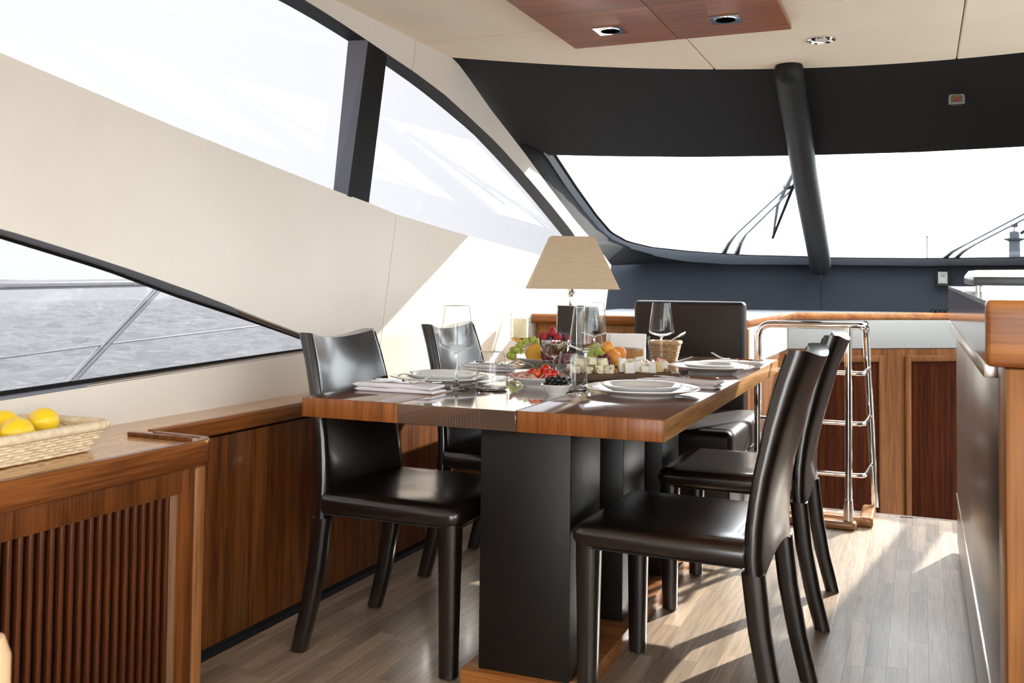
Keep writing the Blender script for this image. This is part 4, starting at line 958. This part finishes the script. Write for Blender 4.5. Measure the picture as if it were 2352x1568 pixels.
strawberry((BX-.042, BY-.006, ZM+.139), (.2, -.7, 0), 'strawberry at the left rim of the steel cup')
strawberry((BX+.044, BY+.002, ZM+.136), (.1, .8, 0), 'strawberry at the right rim of the steel cup', .9)
for i, (a, b, c) in enumerate([(-.002, -.040, .136), (-.022, .004, .153), (.028, .004, .150), (.040, -.014, .145), (-.010, .018, .158), (.012, .016, .155), (.036, .018, .148), (-.034, .022, .146)]):
    t = thing('blueberry', 'dark blueberry tucked between the strawberries in the steel cup', 'blueberry', (BX+a, BY+b, ZM+c), 0, 'blueberries in the steel cup'); t.rotation_euler = (.4*i, .5*i, 0)
    MB().sphere((0, 0, 0), .0098, 14, 9, sc=(1, 1, .9)).build('flesh', 'blueberry', t)
    MB().lathe([(.0045, .008), (.0042, .0098), (.003, .0090), (.001, .0082)], 10).build('crown', 'blueberry', t)
# cheese board
CBX, CBY, CBA = -.955, 3.205, .62
cb = thing('cheese_board', 'long dark rustic wooden board under the cheese', 'board', (CBX, CBY, ZM), CBA)
o = MB().rbox(-.20, .20, -.062, .062, .002, .030, .010, 3).build('plank', 'board_wood', cb)
for sx_ in (-.14, .14): MB().rbox(sx_-.02, sx_+.02, -.05, .05, 0, .003, .001, 1).build('foot', 'board_wood', cb)
MC = TR(CBX, CBY, ZM) @ RZ(CBA)
def cheese(u, v, z, sx, sy, sz, rz, kind, label, group, tilt=0):
    mb = MB()
    if kind == 'blue':
        mb.rbox(-sx/2, sx/2, -sy/2, sy/2, 0, sz, .003, 2, jit=.004); o = mb.build('blue_cheese_chunk', 'blue_cheese', ang=30)
    else:
        mb.rbox(-sx/2, sx/2, -sy/2, sy/2, 0, sz, .0025, 2, jit=.0035)
        o = mb.build('soft_cheese_piece', ['cheese_paste', 'cheese_rind'], ang=30)
        for p in o.data.polygons:
            p.material_index = 1 if (p.normal.z > .6 or p.normal.y < -.6 or (kind == 'white' and p.normal.x > .6)) else 0
    p = MC @ Vector((u, v, z)); o.location = p; o.rotation_euler = (tilt, 0, CBA+rz)
    tag(o, label, 'cheese', group)
bl = [(-.165, -.02, 0), (-.130, -.035, 0), (-.125, .015, 0), (-.085, -.03, 0), (-.08, .018, 0), (-.165, .025, 0), (-.145, -.005, .026), (-.105, -.008, .026), (-.045, -.036, 0), (-.05, .01, 0), (-.066, -.012, .024)]
for i, (u, v, z) in enumerate(bl):
    cheese(u, v, .030+z, .034, .030, .024, .5*i, 'blue', 'crumbly blue veined cheese chunk on the left half of the board', 'blue cheese chunks on the board', .1*(i % 3))
wl_ = [(.000, -.018, 0, .026, .018, .050, .2, 'white'), (.020, -.040, 0, .036, .016, .036, .1, 'white'), (.052, -.020, 0, .032, .016, .040, -.3, 'white'), (.048, .020, 0, .030, .030, .040, .5, 'brie'), (.080, .010, 0, .024, .026, .034, .2, 'brie'), (.075, -.032, 0, .028, .016, .022, .2, 'white'), (.020, .015, 0, .028, .024, .044, .8, 'brie'), (.112, -.022, 0, .022, .034, .036, -.5, 'white'), (.138, -.022, 0, .024, .034, .036, .6, 'brie'), (.158, -.004, 0, .012, .034, .038, .4, 'white'), (.120, .022, 0, .028, .026, .030, .3, 'brie'), (.030, .038, .0, .030, .022, .040, .2, 'brie'), (.070, .002, .040, .040, .018, .012, .2, 'white')]
wn = ['tall white rinded piece in the middle of the board', 'white square slice at the front of the board', 'white piece leaning right of the front slice', 'yellow wedge under the napkin holder', 'yellow block with rind right of the middle', 'low white piece at the front right', 'yellow cut wedge behind the tall white piece', 'white rinded wedge near the right end', 'creamy cut wedge near the right end', 'white rind slice at the right end of the board', 'yellow piece at the rear right', 'yellow piece at the rear of the board', 'flat white slice lying on top of the others']
for (u, v, z, a, b, c, r, k_), nm in zip(wl_, wn): cheese(u, v, .030+z, a, b, c, r, k_, 'soft cheese, '+nm, 'soft cheese pieces on the board')
for i, (u, v) in enumerate([(-.185, -.01), (-.105, -.052), (-.03, -.048), (.150, -.048), (.165, -.040), (-.19, .02)]):
    o = MB().sphere((0, 0, 0), .0085, 9, 6, sc=(1.2, .9, .8)).build('walnut_half', 'walnut_piece'); o.location = MC @ Vector((u, v, .037)); o.rotation_euler = (i, i*.7, i)
    tag(o, 'brown walnut half scattered among the cheese', 'walnut', 'walnuts on the board')
# napkin holder
nh = thing('napkin_holder', 'oak napkin holder filled with white paper napkins', 'napkin holder', (-1.108, 3.80, ZM), .18)
MB().rbox(-.052, .074, -.032, -.020, 0, .072, .0025).build('front_board', 'oak', nh); MB().rbox(-.052, .074, .022, .034, 0, .072, .0025).build('back_board', 'oak', nh); MB().rbox(-.052, .074, -.020, .022, 0, .010, .001).build('base', 'oak', nh)
for i in range(6):
    y = -.018+.0066*i; mb = MB(); rows = []
    for j in range(9):
        x = -.078+.158*j/8; rows.append([Vector((x, y+.0015*math.sin(j*1.7+i), .012)), Vector((x, y+.002*math.sin(j+i*2), .07)), Vector((x, y-.001+.003*math.sin(j*.8+i), .132+.002*math.sin(i*2+j*.3))), Vector((x, y+.005+.003*math.sin(j*.8+i), .132+.002*math.sin(i*2+j*.3))), Vector((x, y+.0055, .07)), Vector((x, y+.0055, .012))])
    mb.loft(rows); mb.build('paper_napkin', 'paper', nh, ang=60)
mb = MB(); rows = []
for j in range(11):
    x = -.060+.145*j/10; d = .010+.006*math.sin(j*.5)
    rows.append([Vector((x, -.020, .134)), Vector((x, -.026-d*.3, .120)), Vector((x, -.040-d*.5, .082-.003*j*.1)), Vector((x, -.036-d*.5, .081)), Vector((x, -.024, .118)), Vector((x, -.017, .130))])
mb.loft(rows); mb.build('folded_over_napkin', 'paper', nh, ang=60)
# woven baskets
def woven(parent, a0, b0, a1, b1, h, rows, n, rad, m, rim_r, rim_n=90):
    """a tapered rectangular basket: half sizes a0 x b0 at the base, a1 x b1 at the rim"""
    def per(a, b, s, c=.10):
        P = []
        rr = min(a, b)*c*2
        for (cx, cy_, t0) in ((a-rr, b-rr, 0), (-a+rr, b-rr, PI/2), (-a+rr, -b+rr, PI), (a-rr, -b+rr, 1.5*PI)):
            for k in range(7): P.append((cx+rr*math.cos(t0+PI/2*k/6), cy_+rr*math.sin(t0+PI/2*k/6)))
        P.append(P[0]); return resample([(x, y, 0) for x, y in P], n+1)[:-1]
    mb = MB()
    for r_ in range(rows):
        t = r_/(rows-1); A = a0+(a1-a0)*t; B_ = b0+(b1-b0)*t; z = rad+(h-rim_r-rad)*t
        P = per(A, B_, 1); pts = []
        for i, p in enumerate(P):
            nrm = Vector((p.x/A**1, p.y/B_**1, 0)).normalized(); s = 1 if (i//2+r_) % 2 == 0 else -1
            pts.append(p+nrm*s*rad*.75+Vector((0, 0, z+.0006*math.sin(i*1.7+r_))))
        pts.append(pts[0]); pts.append(pts[1])
        mb.tube(pts, rad, 6, caps=False)
    o = mb.build('weave', m, parent, ang=80); o['kind'] = 'stuff'
    mb = MB(); P = per(a1, b1, 1); pts = [p+Vector((0, 0, h-rim_r)) for p in P]; pts.append(pts[0])
    P2 = resample(pts, rim_n*2); mb.tube(P2, [rim_r*(1+.10*(i % 2)) for i in range(len(P2))], 8, caps=False)
    mb.build('rim', m, parent, ang=80)
    mb = MB(); mb.prism([(p.x, p.y) for p in per(a0, b0, 1)], 0, .004); mb.build('base', m, parent, smooth=False)
    mb = MB(); L1 = per(a0*.97, b0*.97, 1); L2 = per(a1*.975, b1*.975, 1)
    mb.loft([[p+Vector((0, 0, .003)) for p in L1], [p+Vector((0, 0, h-rim_r)) for p in L2]], False); mb.build('lining', m, parent)
lb = thing('lemon_basket', 'flat rectangular wicker basket of lemons on the louvred cabinet', 'basket', (-1.870, 1.555, .678), .02)
woven(lb, .095, .135, .122, .164, .070, 9, 96, .0042, 'wicker', .0110, 100)
for i, (x, y, z, r) in enumerate([(-1.925, 1.575, .742, 0.0), (-1.868, 1.635, .745, 0.3), (-1.832, 1.535, .736, .2), (-1.88, 1.452, .740, .1), (-1.897, 1.515, .713, .0)]):
    t = thing('lemon', ['lemon at the back of the wicker basket', 'lemon on top nearest the basket corner', 'lemon at the front of the wicker basket', 'lemon cut by the left edge of the picture', 'lemon low down at the back of the basket', 'lemon low down at the front of the basket'][i], 'lemon', (x, y, z), 1.2+r, 'lemons in the wicker basket')
    t.rotation_euler = (.1*i, .15, 1.3+r*2)
    MB().lathe([(.001, -.044), (.006, -.043), (.010, -.037), (.022, -.029), (.031, -.014), (.033, .0), (.031, .014), (.022, .029), (.010, .037), (.005, .042), (.001, .043)], 26, RY(PI/2)).build('rind', 'lemon', t, ang=70)
bb = thing('bread_basket', 'small tan woven basket behind the cheese board', 'basket', (-1.030, 4.145, ZM), .10)
woven(bb, .045, .035, .062, .050, .092, 10, 56, .0042, 'wicker_tan', .0085, 60)
sp = thing('ceramic_spoon', 'white ceramic spoon sticking out of the small basket', 'spoon', (-1.000, 4.145, ZM+.075), .3)
MB().loft([[Vector((x, -w, z)), Vector((x, 0, z-h)), Vector((x, w, z)), Vector((x, 0, z+.004))] for x, w, h, z in ((-.05, .005, .003, -.02), (0, .006, .004, .02), (.022, .008, .005, .034), (.034, .015, .008, .042), (.048, .017, .009, .049), (.058, .010, .005, .054))]).build('bowl', 'porcelain', sp, ang=60)
# glass wedge between the dishes
o = MB().prism([(-.03, -.018), (.03, -.02), (.034, .016), (-.028, .02)], 0, .012).build('butter_dish', 'ware_glass', smooth=False, loc=(-.85, 3.50, ZM), rot=(0, 0, .5)); tag(o, 'small clear glass dish right of the cheese board', 'dish')
# ------------------------------------------------------------------ lamp
lp = thing('table_lamp', 'table lamp with beige pyramid shade on a dark block', 'lamp', (-1.490, 4.20, ZT), 0)
MB().rbox(-.046, .046, -.046, .046, .004, .232, .002).build('block', 'lamp_block', lp); MB().rbox(-.049, .049, -.049, .049, .232, .236, .001, 1).build('top_plate', 'chrome', lp); MB().rbox(-.052, .052, -.052, .052, 0, .004, .001, 1).build('bottom_plate', 'chrome', lp)
for sx_, sy_ in ((-1, -1), (1, -1), (1, 1), (-1, 1)): MB().box(sx_*.0475-.0015, sx_*.0475+.0015, sy_*.0475-.0015, sy_*.0475+.0015, .004, .232).build('edge_strip', 'chrome', lp, smooth=False)
MB().lathe([(.010, .236), (.0085, .240), (.0085, .275), (.012, .278), (.0125, .283), (.017, .285), (.019, .292), (.019, .330), (.012, .335), (.012, .36)], 24).build('neck', 'chrome', lp)
sh = MB(); a1, a0, z0, z1 = .200, .098, .312, .548
def sq(h, z): return [Vector((x, y, z)) for x, y in ((-h, -h), (h, -h), (h, h), (-h, h))]
sh.loft([sq(a1, z0), sq(a0, z1), sq(a0-.003, z1), sq(a1-.003, z0), sq(a1, z0)], False)
so = sh.build('shade', 'lamp_fabric', lp, smooth=False); so.rotation_euler = (0, 0, math.radians(25))
mb = MB()
for h, z in ((a1, z0), (a0, z1)):
    q = sq(h, z); mb.tube(q+[q[0]], .0022, 6)
e = mb.build('shade_edging', 'lamp_fabric', so)
MB().sphere((0, 0, .40), .028, 16, 10).build('bulb', 'bulb', lp)
# candle
ch = thing('candle_holder', 'gold candle holder with speckled glass cylinder and ivory candle', 'candle holder', (-1.940, 4.69, .679))
MB().lathe([(.050, 0), (.050, .008), (.015, .015), (.010, .035), (.017, .055), (.010, .075), (.018, .095), (.028, .102), (.046, .106), (.046, .115), (.058, .117), (.059, .121), (.001, .121)], 32).build('foot', 'gold', ch, ang=50)
MB().lathe([(.0535, .1215), (.054, .277), (.0525, .277), (.052, .1215)], 40).build('glass_cylinder', 'ware_glass', ch, ang=50)
mb = MB()
for i in range(520):
    a = random.uniform(0, 2*PI); z = random.uniform(.128, .262); mb.sphere((.0542*math.cos(a), .0542*math.sin(a), z), random.uniform(.0008, .0019), 5, 3)
o = mb.build('speckles', 'speck_glass', ch); o['kind'] = 'stuff'
MB().lathe([(.001, .1215), (.039, .1215), (.0395, .222), (.035, .224), (.031, .219), (.001, .218)], 32).build('candle', 'wax', ch, ang=40)
MB().tube([(0, 0, .217), (.001, 0, .228)], .0012, 6).build('wick', 'rubber', ch)
# ------------------------------------------------------------------ icons on the front panels
def icon_frame():
    t = thing('framed_icon', 'small framed silver icon on the navy panel', 'picture frame', (.146, 7.592, 1.166), -.03)
    w, h = .052, .064
    o_ = [(-w, -h), (w, -h), (w, h), (-w, h)]; i_ = [(-.031, -.043), (.031, -.043), (.031, .043), (-.031, .043)]
    T = RX(PI/2)
    mb = MB(); A = [Vector((x, y, 0)) for x, y in o_]; B_ = [Vector((x*.93, y*.93, .016)) for x, y in o_]; Cc = [Vector((x, y, .005)) for x, y in i_]; D = [Vector((x, y, 0)) for x, y in i_]
    mb.loft([A, B_, Cc, D], False, T); mb.build('frame', 'rubber', t, smooth=False)
    MB().box(-.031, .031, -.043, .043, 0, .004, T).build('plate', 'icon_silver', t, smooth=False)
    mb = MB(); mb.lathe([(.016, .004), (.016, .0055), (.013, .0055), (.013, .004)], 24, T @ TR(0, .018, 0)); mb.sphere((0, .018, .004), .009, 14, 8, T, sc=(.8, 1, .5)); mb.loft([[Vector((x*s, y, z)) for x, y, z in ((-.024, -.040, .004), (.024, -.040, .004), (.022, -.005, .004), (.010, .006, .004), (-.010, .006, .004), (-.022, -.005, .004))] if k == 0 else [Vector((x*.8, y*.9-.002, .008)) for x, y in ((-.024, -.040), (.024, -.040), (.022, -.005), (.010, .006), (-.010, .006), (-.022, -.005))] for k, s in ((0, 1), (1, 1))], True, T)
    mb.build('relief_figure', 'icon_silver', t)
icon_frame()
pq = thing('arched_icon', 'tiny arched enamel plaque stuck on the black visor', 'plaque', (.155, 4.842, 1.955), 0)
TT = RX(PI/2)
arch = [(-.034, -.026), (.034, -.026), (.034, .008)]+[(.034*math.cos(PI*k/10), .008+.022*math.sin(PI*k/10)) for k in range(1, 10)]+[(-.034, .008)]
inn = [(-.024, -.017), (.024, -.017), (.024, .006)]+[(.024*math.cos(PI*k/10), .006+.013*math.sin(PI*k/10)) for k in range(1, 10)]+[(-.024, .006)]
MB().prism(arch, .0, .008, TT, holes=[inn[::-1]]).build('border', 'icon_silver', pq, smooth=False); MB().prism(inn, .0, .004, TT).build('field', 'icon_olive', pq, smooth=False)
MB().prism([(-.007, -.016), (.005, -.016), (.007, 0), (.010, .006), (.001, .008), (-.004, .002)], .004, .006, TT).build('robe', 'icon_red', pq, smooth=False)
MB().sphere((.0, .011, .005), .0035, 10, 6, TT).build('face', 'icon_skin', pq)
MB().box(-.02, .02, -.0, .01, .0, .07, TR(.0, .012, -.03)).build('mount', 'frame_dark', pq, smooth=False)
cc = thing('coiled_cable', 'small coil of black cable on the dashboard behind the galley', 'cable', (.13, 7.43, .916))
for i in range(4): MB().tube([(-.05+.03*i+.02*math.cos(a), .004*i, .0+.024*math.sin(a)) for a in [PI*k/8 for k in range(9)]], .005, 8).build('loop', 'rubber', cc)
# ================================================================== OUTSIDE
def wiper(A, B_, head, bl0, bl1, label, loc=(0, 0, 0)):
    t = thing('windscreen_wiper', label, 'wiper', loc, 0, 'double-armed windscreen wipers')
    for p in (A, B_):
        a, b, c = [Vector(q) for q in p]
        MB().tube([a, a.lerp(b, .5)+Vector((0, 0, .012)), b], [.022, .017, .009], 8, flat=.6).build('arm_base', 'brushed', t, ang=60)
        MB().tube([b, c], .0065, 8).build('arm', 'wiper_metal', t, ang=60)
    MB().sphere(head, .03, 10, 7, sc=(1, 1, .8)).build('pivot', 'wiper_metal', t)
    MB().tube([bl0, Vector(bl0).lerp(Vector(bl1), .5)+Vector((-.03, 0, .02)), bl1], [.014, .012, .006], 8).build('bridge', 'wiper_metal', t, ang=60)
    MB().tube([Vector(bl0)+Vector((.025, 0, -.01)), bl1], [.010, .010], 6).build('blade', 'rubber', t)
    return t
wiper([(-1.345, 7.16, 1.325), (-1.176, 6.75, 1.452), (-.748, 5.974, 1.682)], [(-1.255, 7.20, 1.325), (-1.121, 6.793, 1.447), (-.70, 5.98, 1.685)], (-.735, 5.95, 1.69), (-.665, 5.70, 1.755), (-.955, 6.917, 1.430), 'wiper left of the black pillar with its blade hanging down')
wiper([(.140, 7.66, 1.29), (.289, 7.246, 1.393), (.76, 6.2, 1.64)], [(.215, 7.66, 1.29), (.359, 7.21, 1.4), (.80, 6.25, 1.63)], (.80, 6.18, 1.65), (.86, 5.95, 1.70), (.60, 7.0, 1.45), 'wiper at the right of the windscreen, cut off by the frame')
gr = thing('deck_guardrail', 'stainless guard rail on the side deck outside the low window', 'rail', (-2.9, 0, 0))
MB().tube([(0, 1.0, 1.03), (0, 2.345, 1.054), (0, 3.053, 1.068), (0, 4.2, 1.09)], .0165, 12).build('top_tube', 'deck_steel', gr, ang=60)
MB().tube([(0, 3.12, 1.07), (0, 2.63, .68), (0, 2.2, .34)], .0165, 12).build('stanchion', 'deck_steel', gr, ang=60)
MB().tube([(0, 4.62, 1.09), (0, 4.13, .70), (0, 3.7, .34)], .0165, 12).build('stanchion', 'deck_steel', gr, ang=60)
MB().tube([(0, 1.0, .74), (0, 2.353, .805), (0, 2.821, .829), (0, 3.767, .87), (0, 4.5, .90)], .0042, 8).build('wire', 'deck_steel', gr, ang=60)
MB().lathe([(.010, -.012), (.010, .012)], 12, TR(0, 2.821, .829)).build('wire_clip', 'deck_steel', gr)
sea = MB().add([(-4000, -4000, -1.55), (4000, -4000, -1.55), (4000, 4000, -1.55), (-4000, 4000, -1.55)], [(0, 1, 2, 3)])
nx, ny = 150, 300; vs = []          # real waves on the port side, coarser with distance
for i in range(nx+1):
    wx_ = -3.4-95*(i/nx)**1.5
    for j in range(ny+1):
        wy_ = -4+150*(j/ny)**1.15
        q = Vector((wx_*.55, wy_*.42, 0))
        h = .20*noise.noise(q*1.0)+.13*noise.noise(q*2.3+Vector((7, 3, 1)))+.07*noise.noise(q*4.7+Vector((1, 9, 4)))
        vs.append((wx_, wy_, -1.40+h*min(1, (i+2)/6)))
sea.add(vs, [(i*(ny+1)+j, (i+1)*(ny+1)+j, (i+1)*(ny+1)+j+1, i*(ny+1)+j+1) for i in range(nx) for j in range(ny)])
sea = sea.build('sea', 'sea', ang=80); sea['kind'] = 'stuff'; sea['label'] = 'choppy pale sea outside the windows'; sea['category'] = 'sea'
# lighthouse and mast on the horizon ahead
D = 420
lx, ly = .0800*D, D
LZ = 60*D/2208*1.09
lh = thing('lighthouse', 'pale lighthouse on the horizon at the right of the windscreen', 'lighthouse', (lx, ly, -1.4))
k = D/2208*1.09
MB().lathe([(11*k, 0), (9.5*k, 46*k+LZ), (9.5*k, 47*k+LZ)], 24).build('tower', 'tower_stone', lh); MB().lathe([(9.5*k, 0), (18*k, 4*k), (18*k, 6*k), (9*k, 7*k)], 24, TR(0, 0, 46*k+LZ)).build('gallery', 'tower_dark', lh)
MB().lathe([(8.5*k, 0), (8.5*k, 12*k), (4*k, 14*k), (1*k, 14*k)], 20, TR(0, 0, 52*k+LZ)).build('drum', 'tower_stone', lh); MB().tube([(0, 0, 64*k+LZ), (0, 0, 74*k+LZ)], 1.2*k, 8).build('mast', 'tower_dark', lh); MB().lathe([(6*k, 0), (6*k, 6*k), (8*k, 7*k), (1*k, 8*k)], 16, TR(0, 0, 73*k+LZ)).build('lantern', 'tower_dark', lh)
ms = thing('distant_mast', 'thin grey mast on the horizon left of the lighthouse', 'mast', (.0058*D*1.0, D, -1.4)); MB().lathe([(1.4*k, 0), (1.1*k, 116*k), (1*k, 117*k)], 10).build('pole', 'tower_dark', ms); MB().lathe([(2.*k, 115*k), (2*k, 117*k), (.3*k, 118*k)], 10).build('cap', 'tower_dark', ms)
# low coast far off to port
mb = MB(); rows = []
for i in range(41):
    a = i/40; h = 9*(.4+.6*abs(noise.noise(Vector((i*.35, 2, 5)))))*math.sin(PI*a)**.4
    p = Vector((-3300+800*a, 1350+1500*a, -1.4)); rows.append([p, p+Vector((0, 0, max(h, .2))), p+Vector((-60, 30, max(h, .2)*.9)), p+Vector((-100, 50, 0))])
mb.loft(rows); struct(mb.build('coast', 'hill_haze', ang=60), 'faint strip of coast on the horizon behind the guard rail', 'coast')
# blurred wooden post at the lower left edge
t = thing('armrest_post', 'pale rounded wooden post cut by the lower left edge', 'armrest', (-.812, .655, .0), 0)
MB().lathe([(.020, 0), (.021, .60), (.020, .715), (.014, .733), (.001, .739)], 20).build('post', 'pale_wood', t); MB().rbox(-.3, .0, -.02, .02, .42, .46, .006).build('cross_rail', 'pale_wood', t)
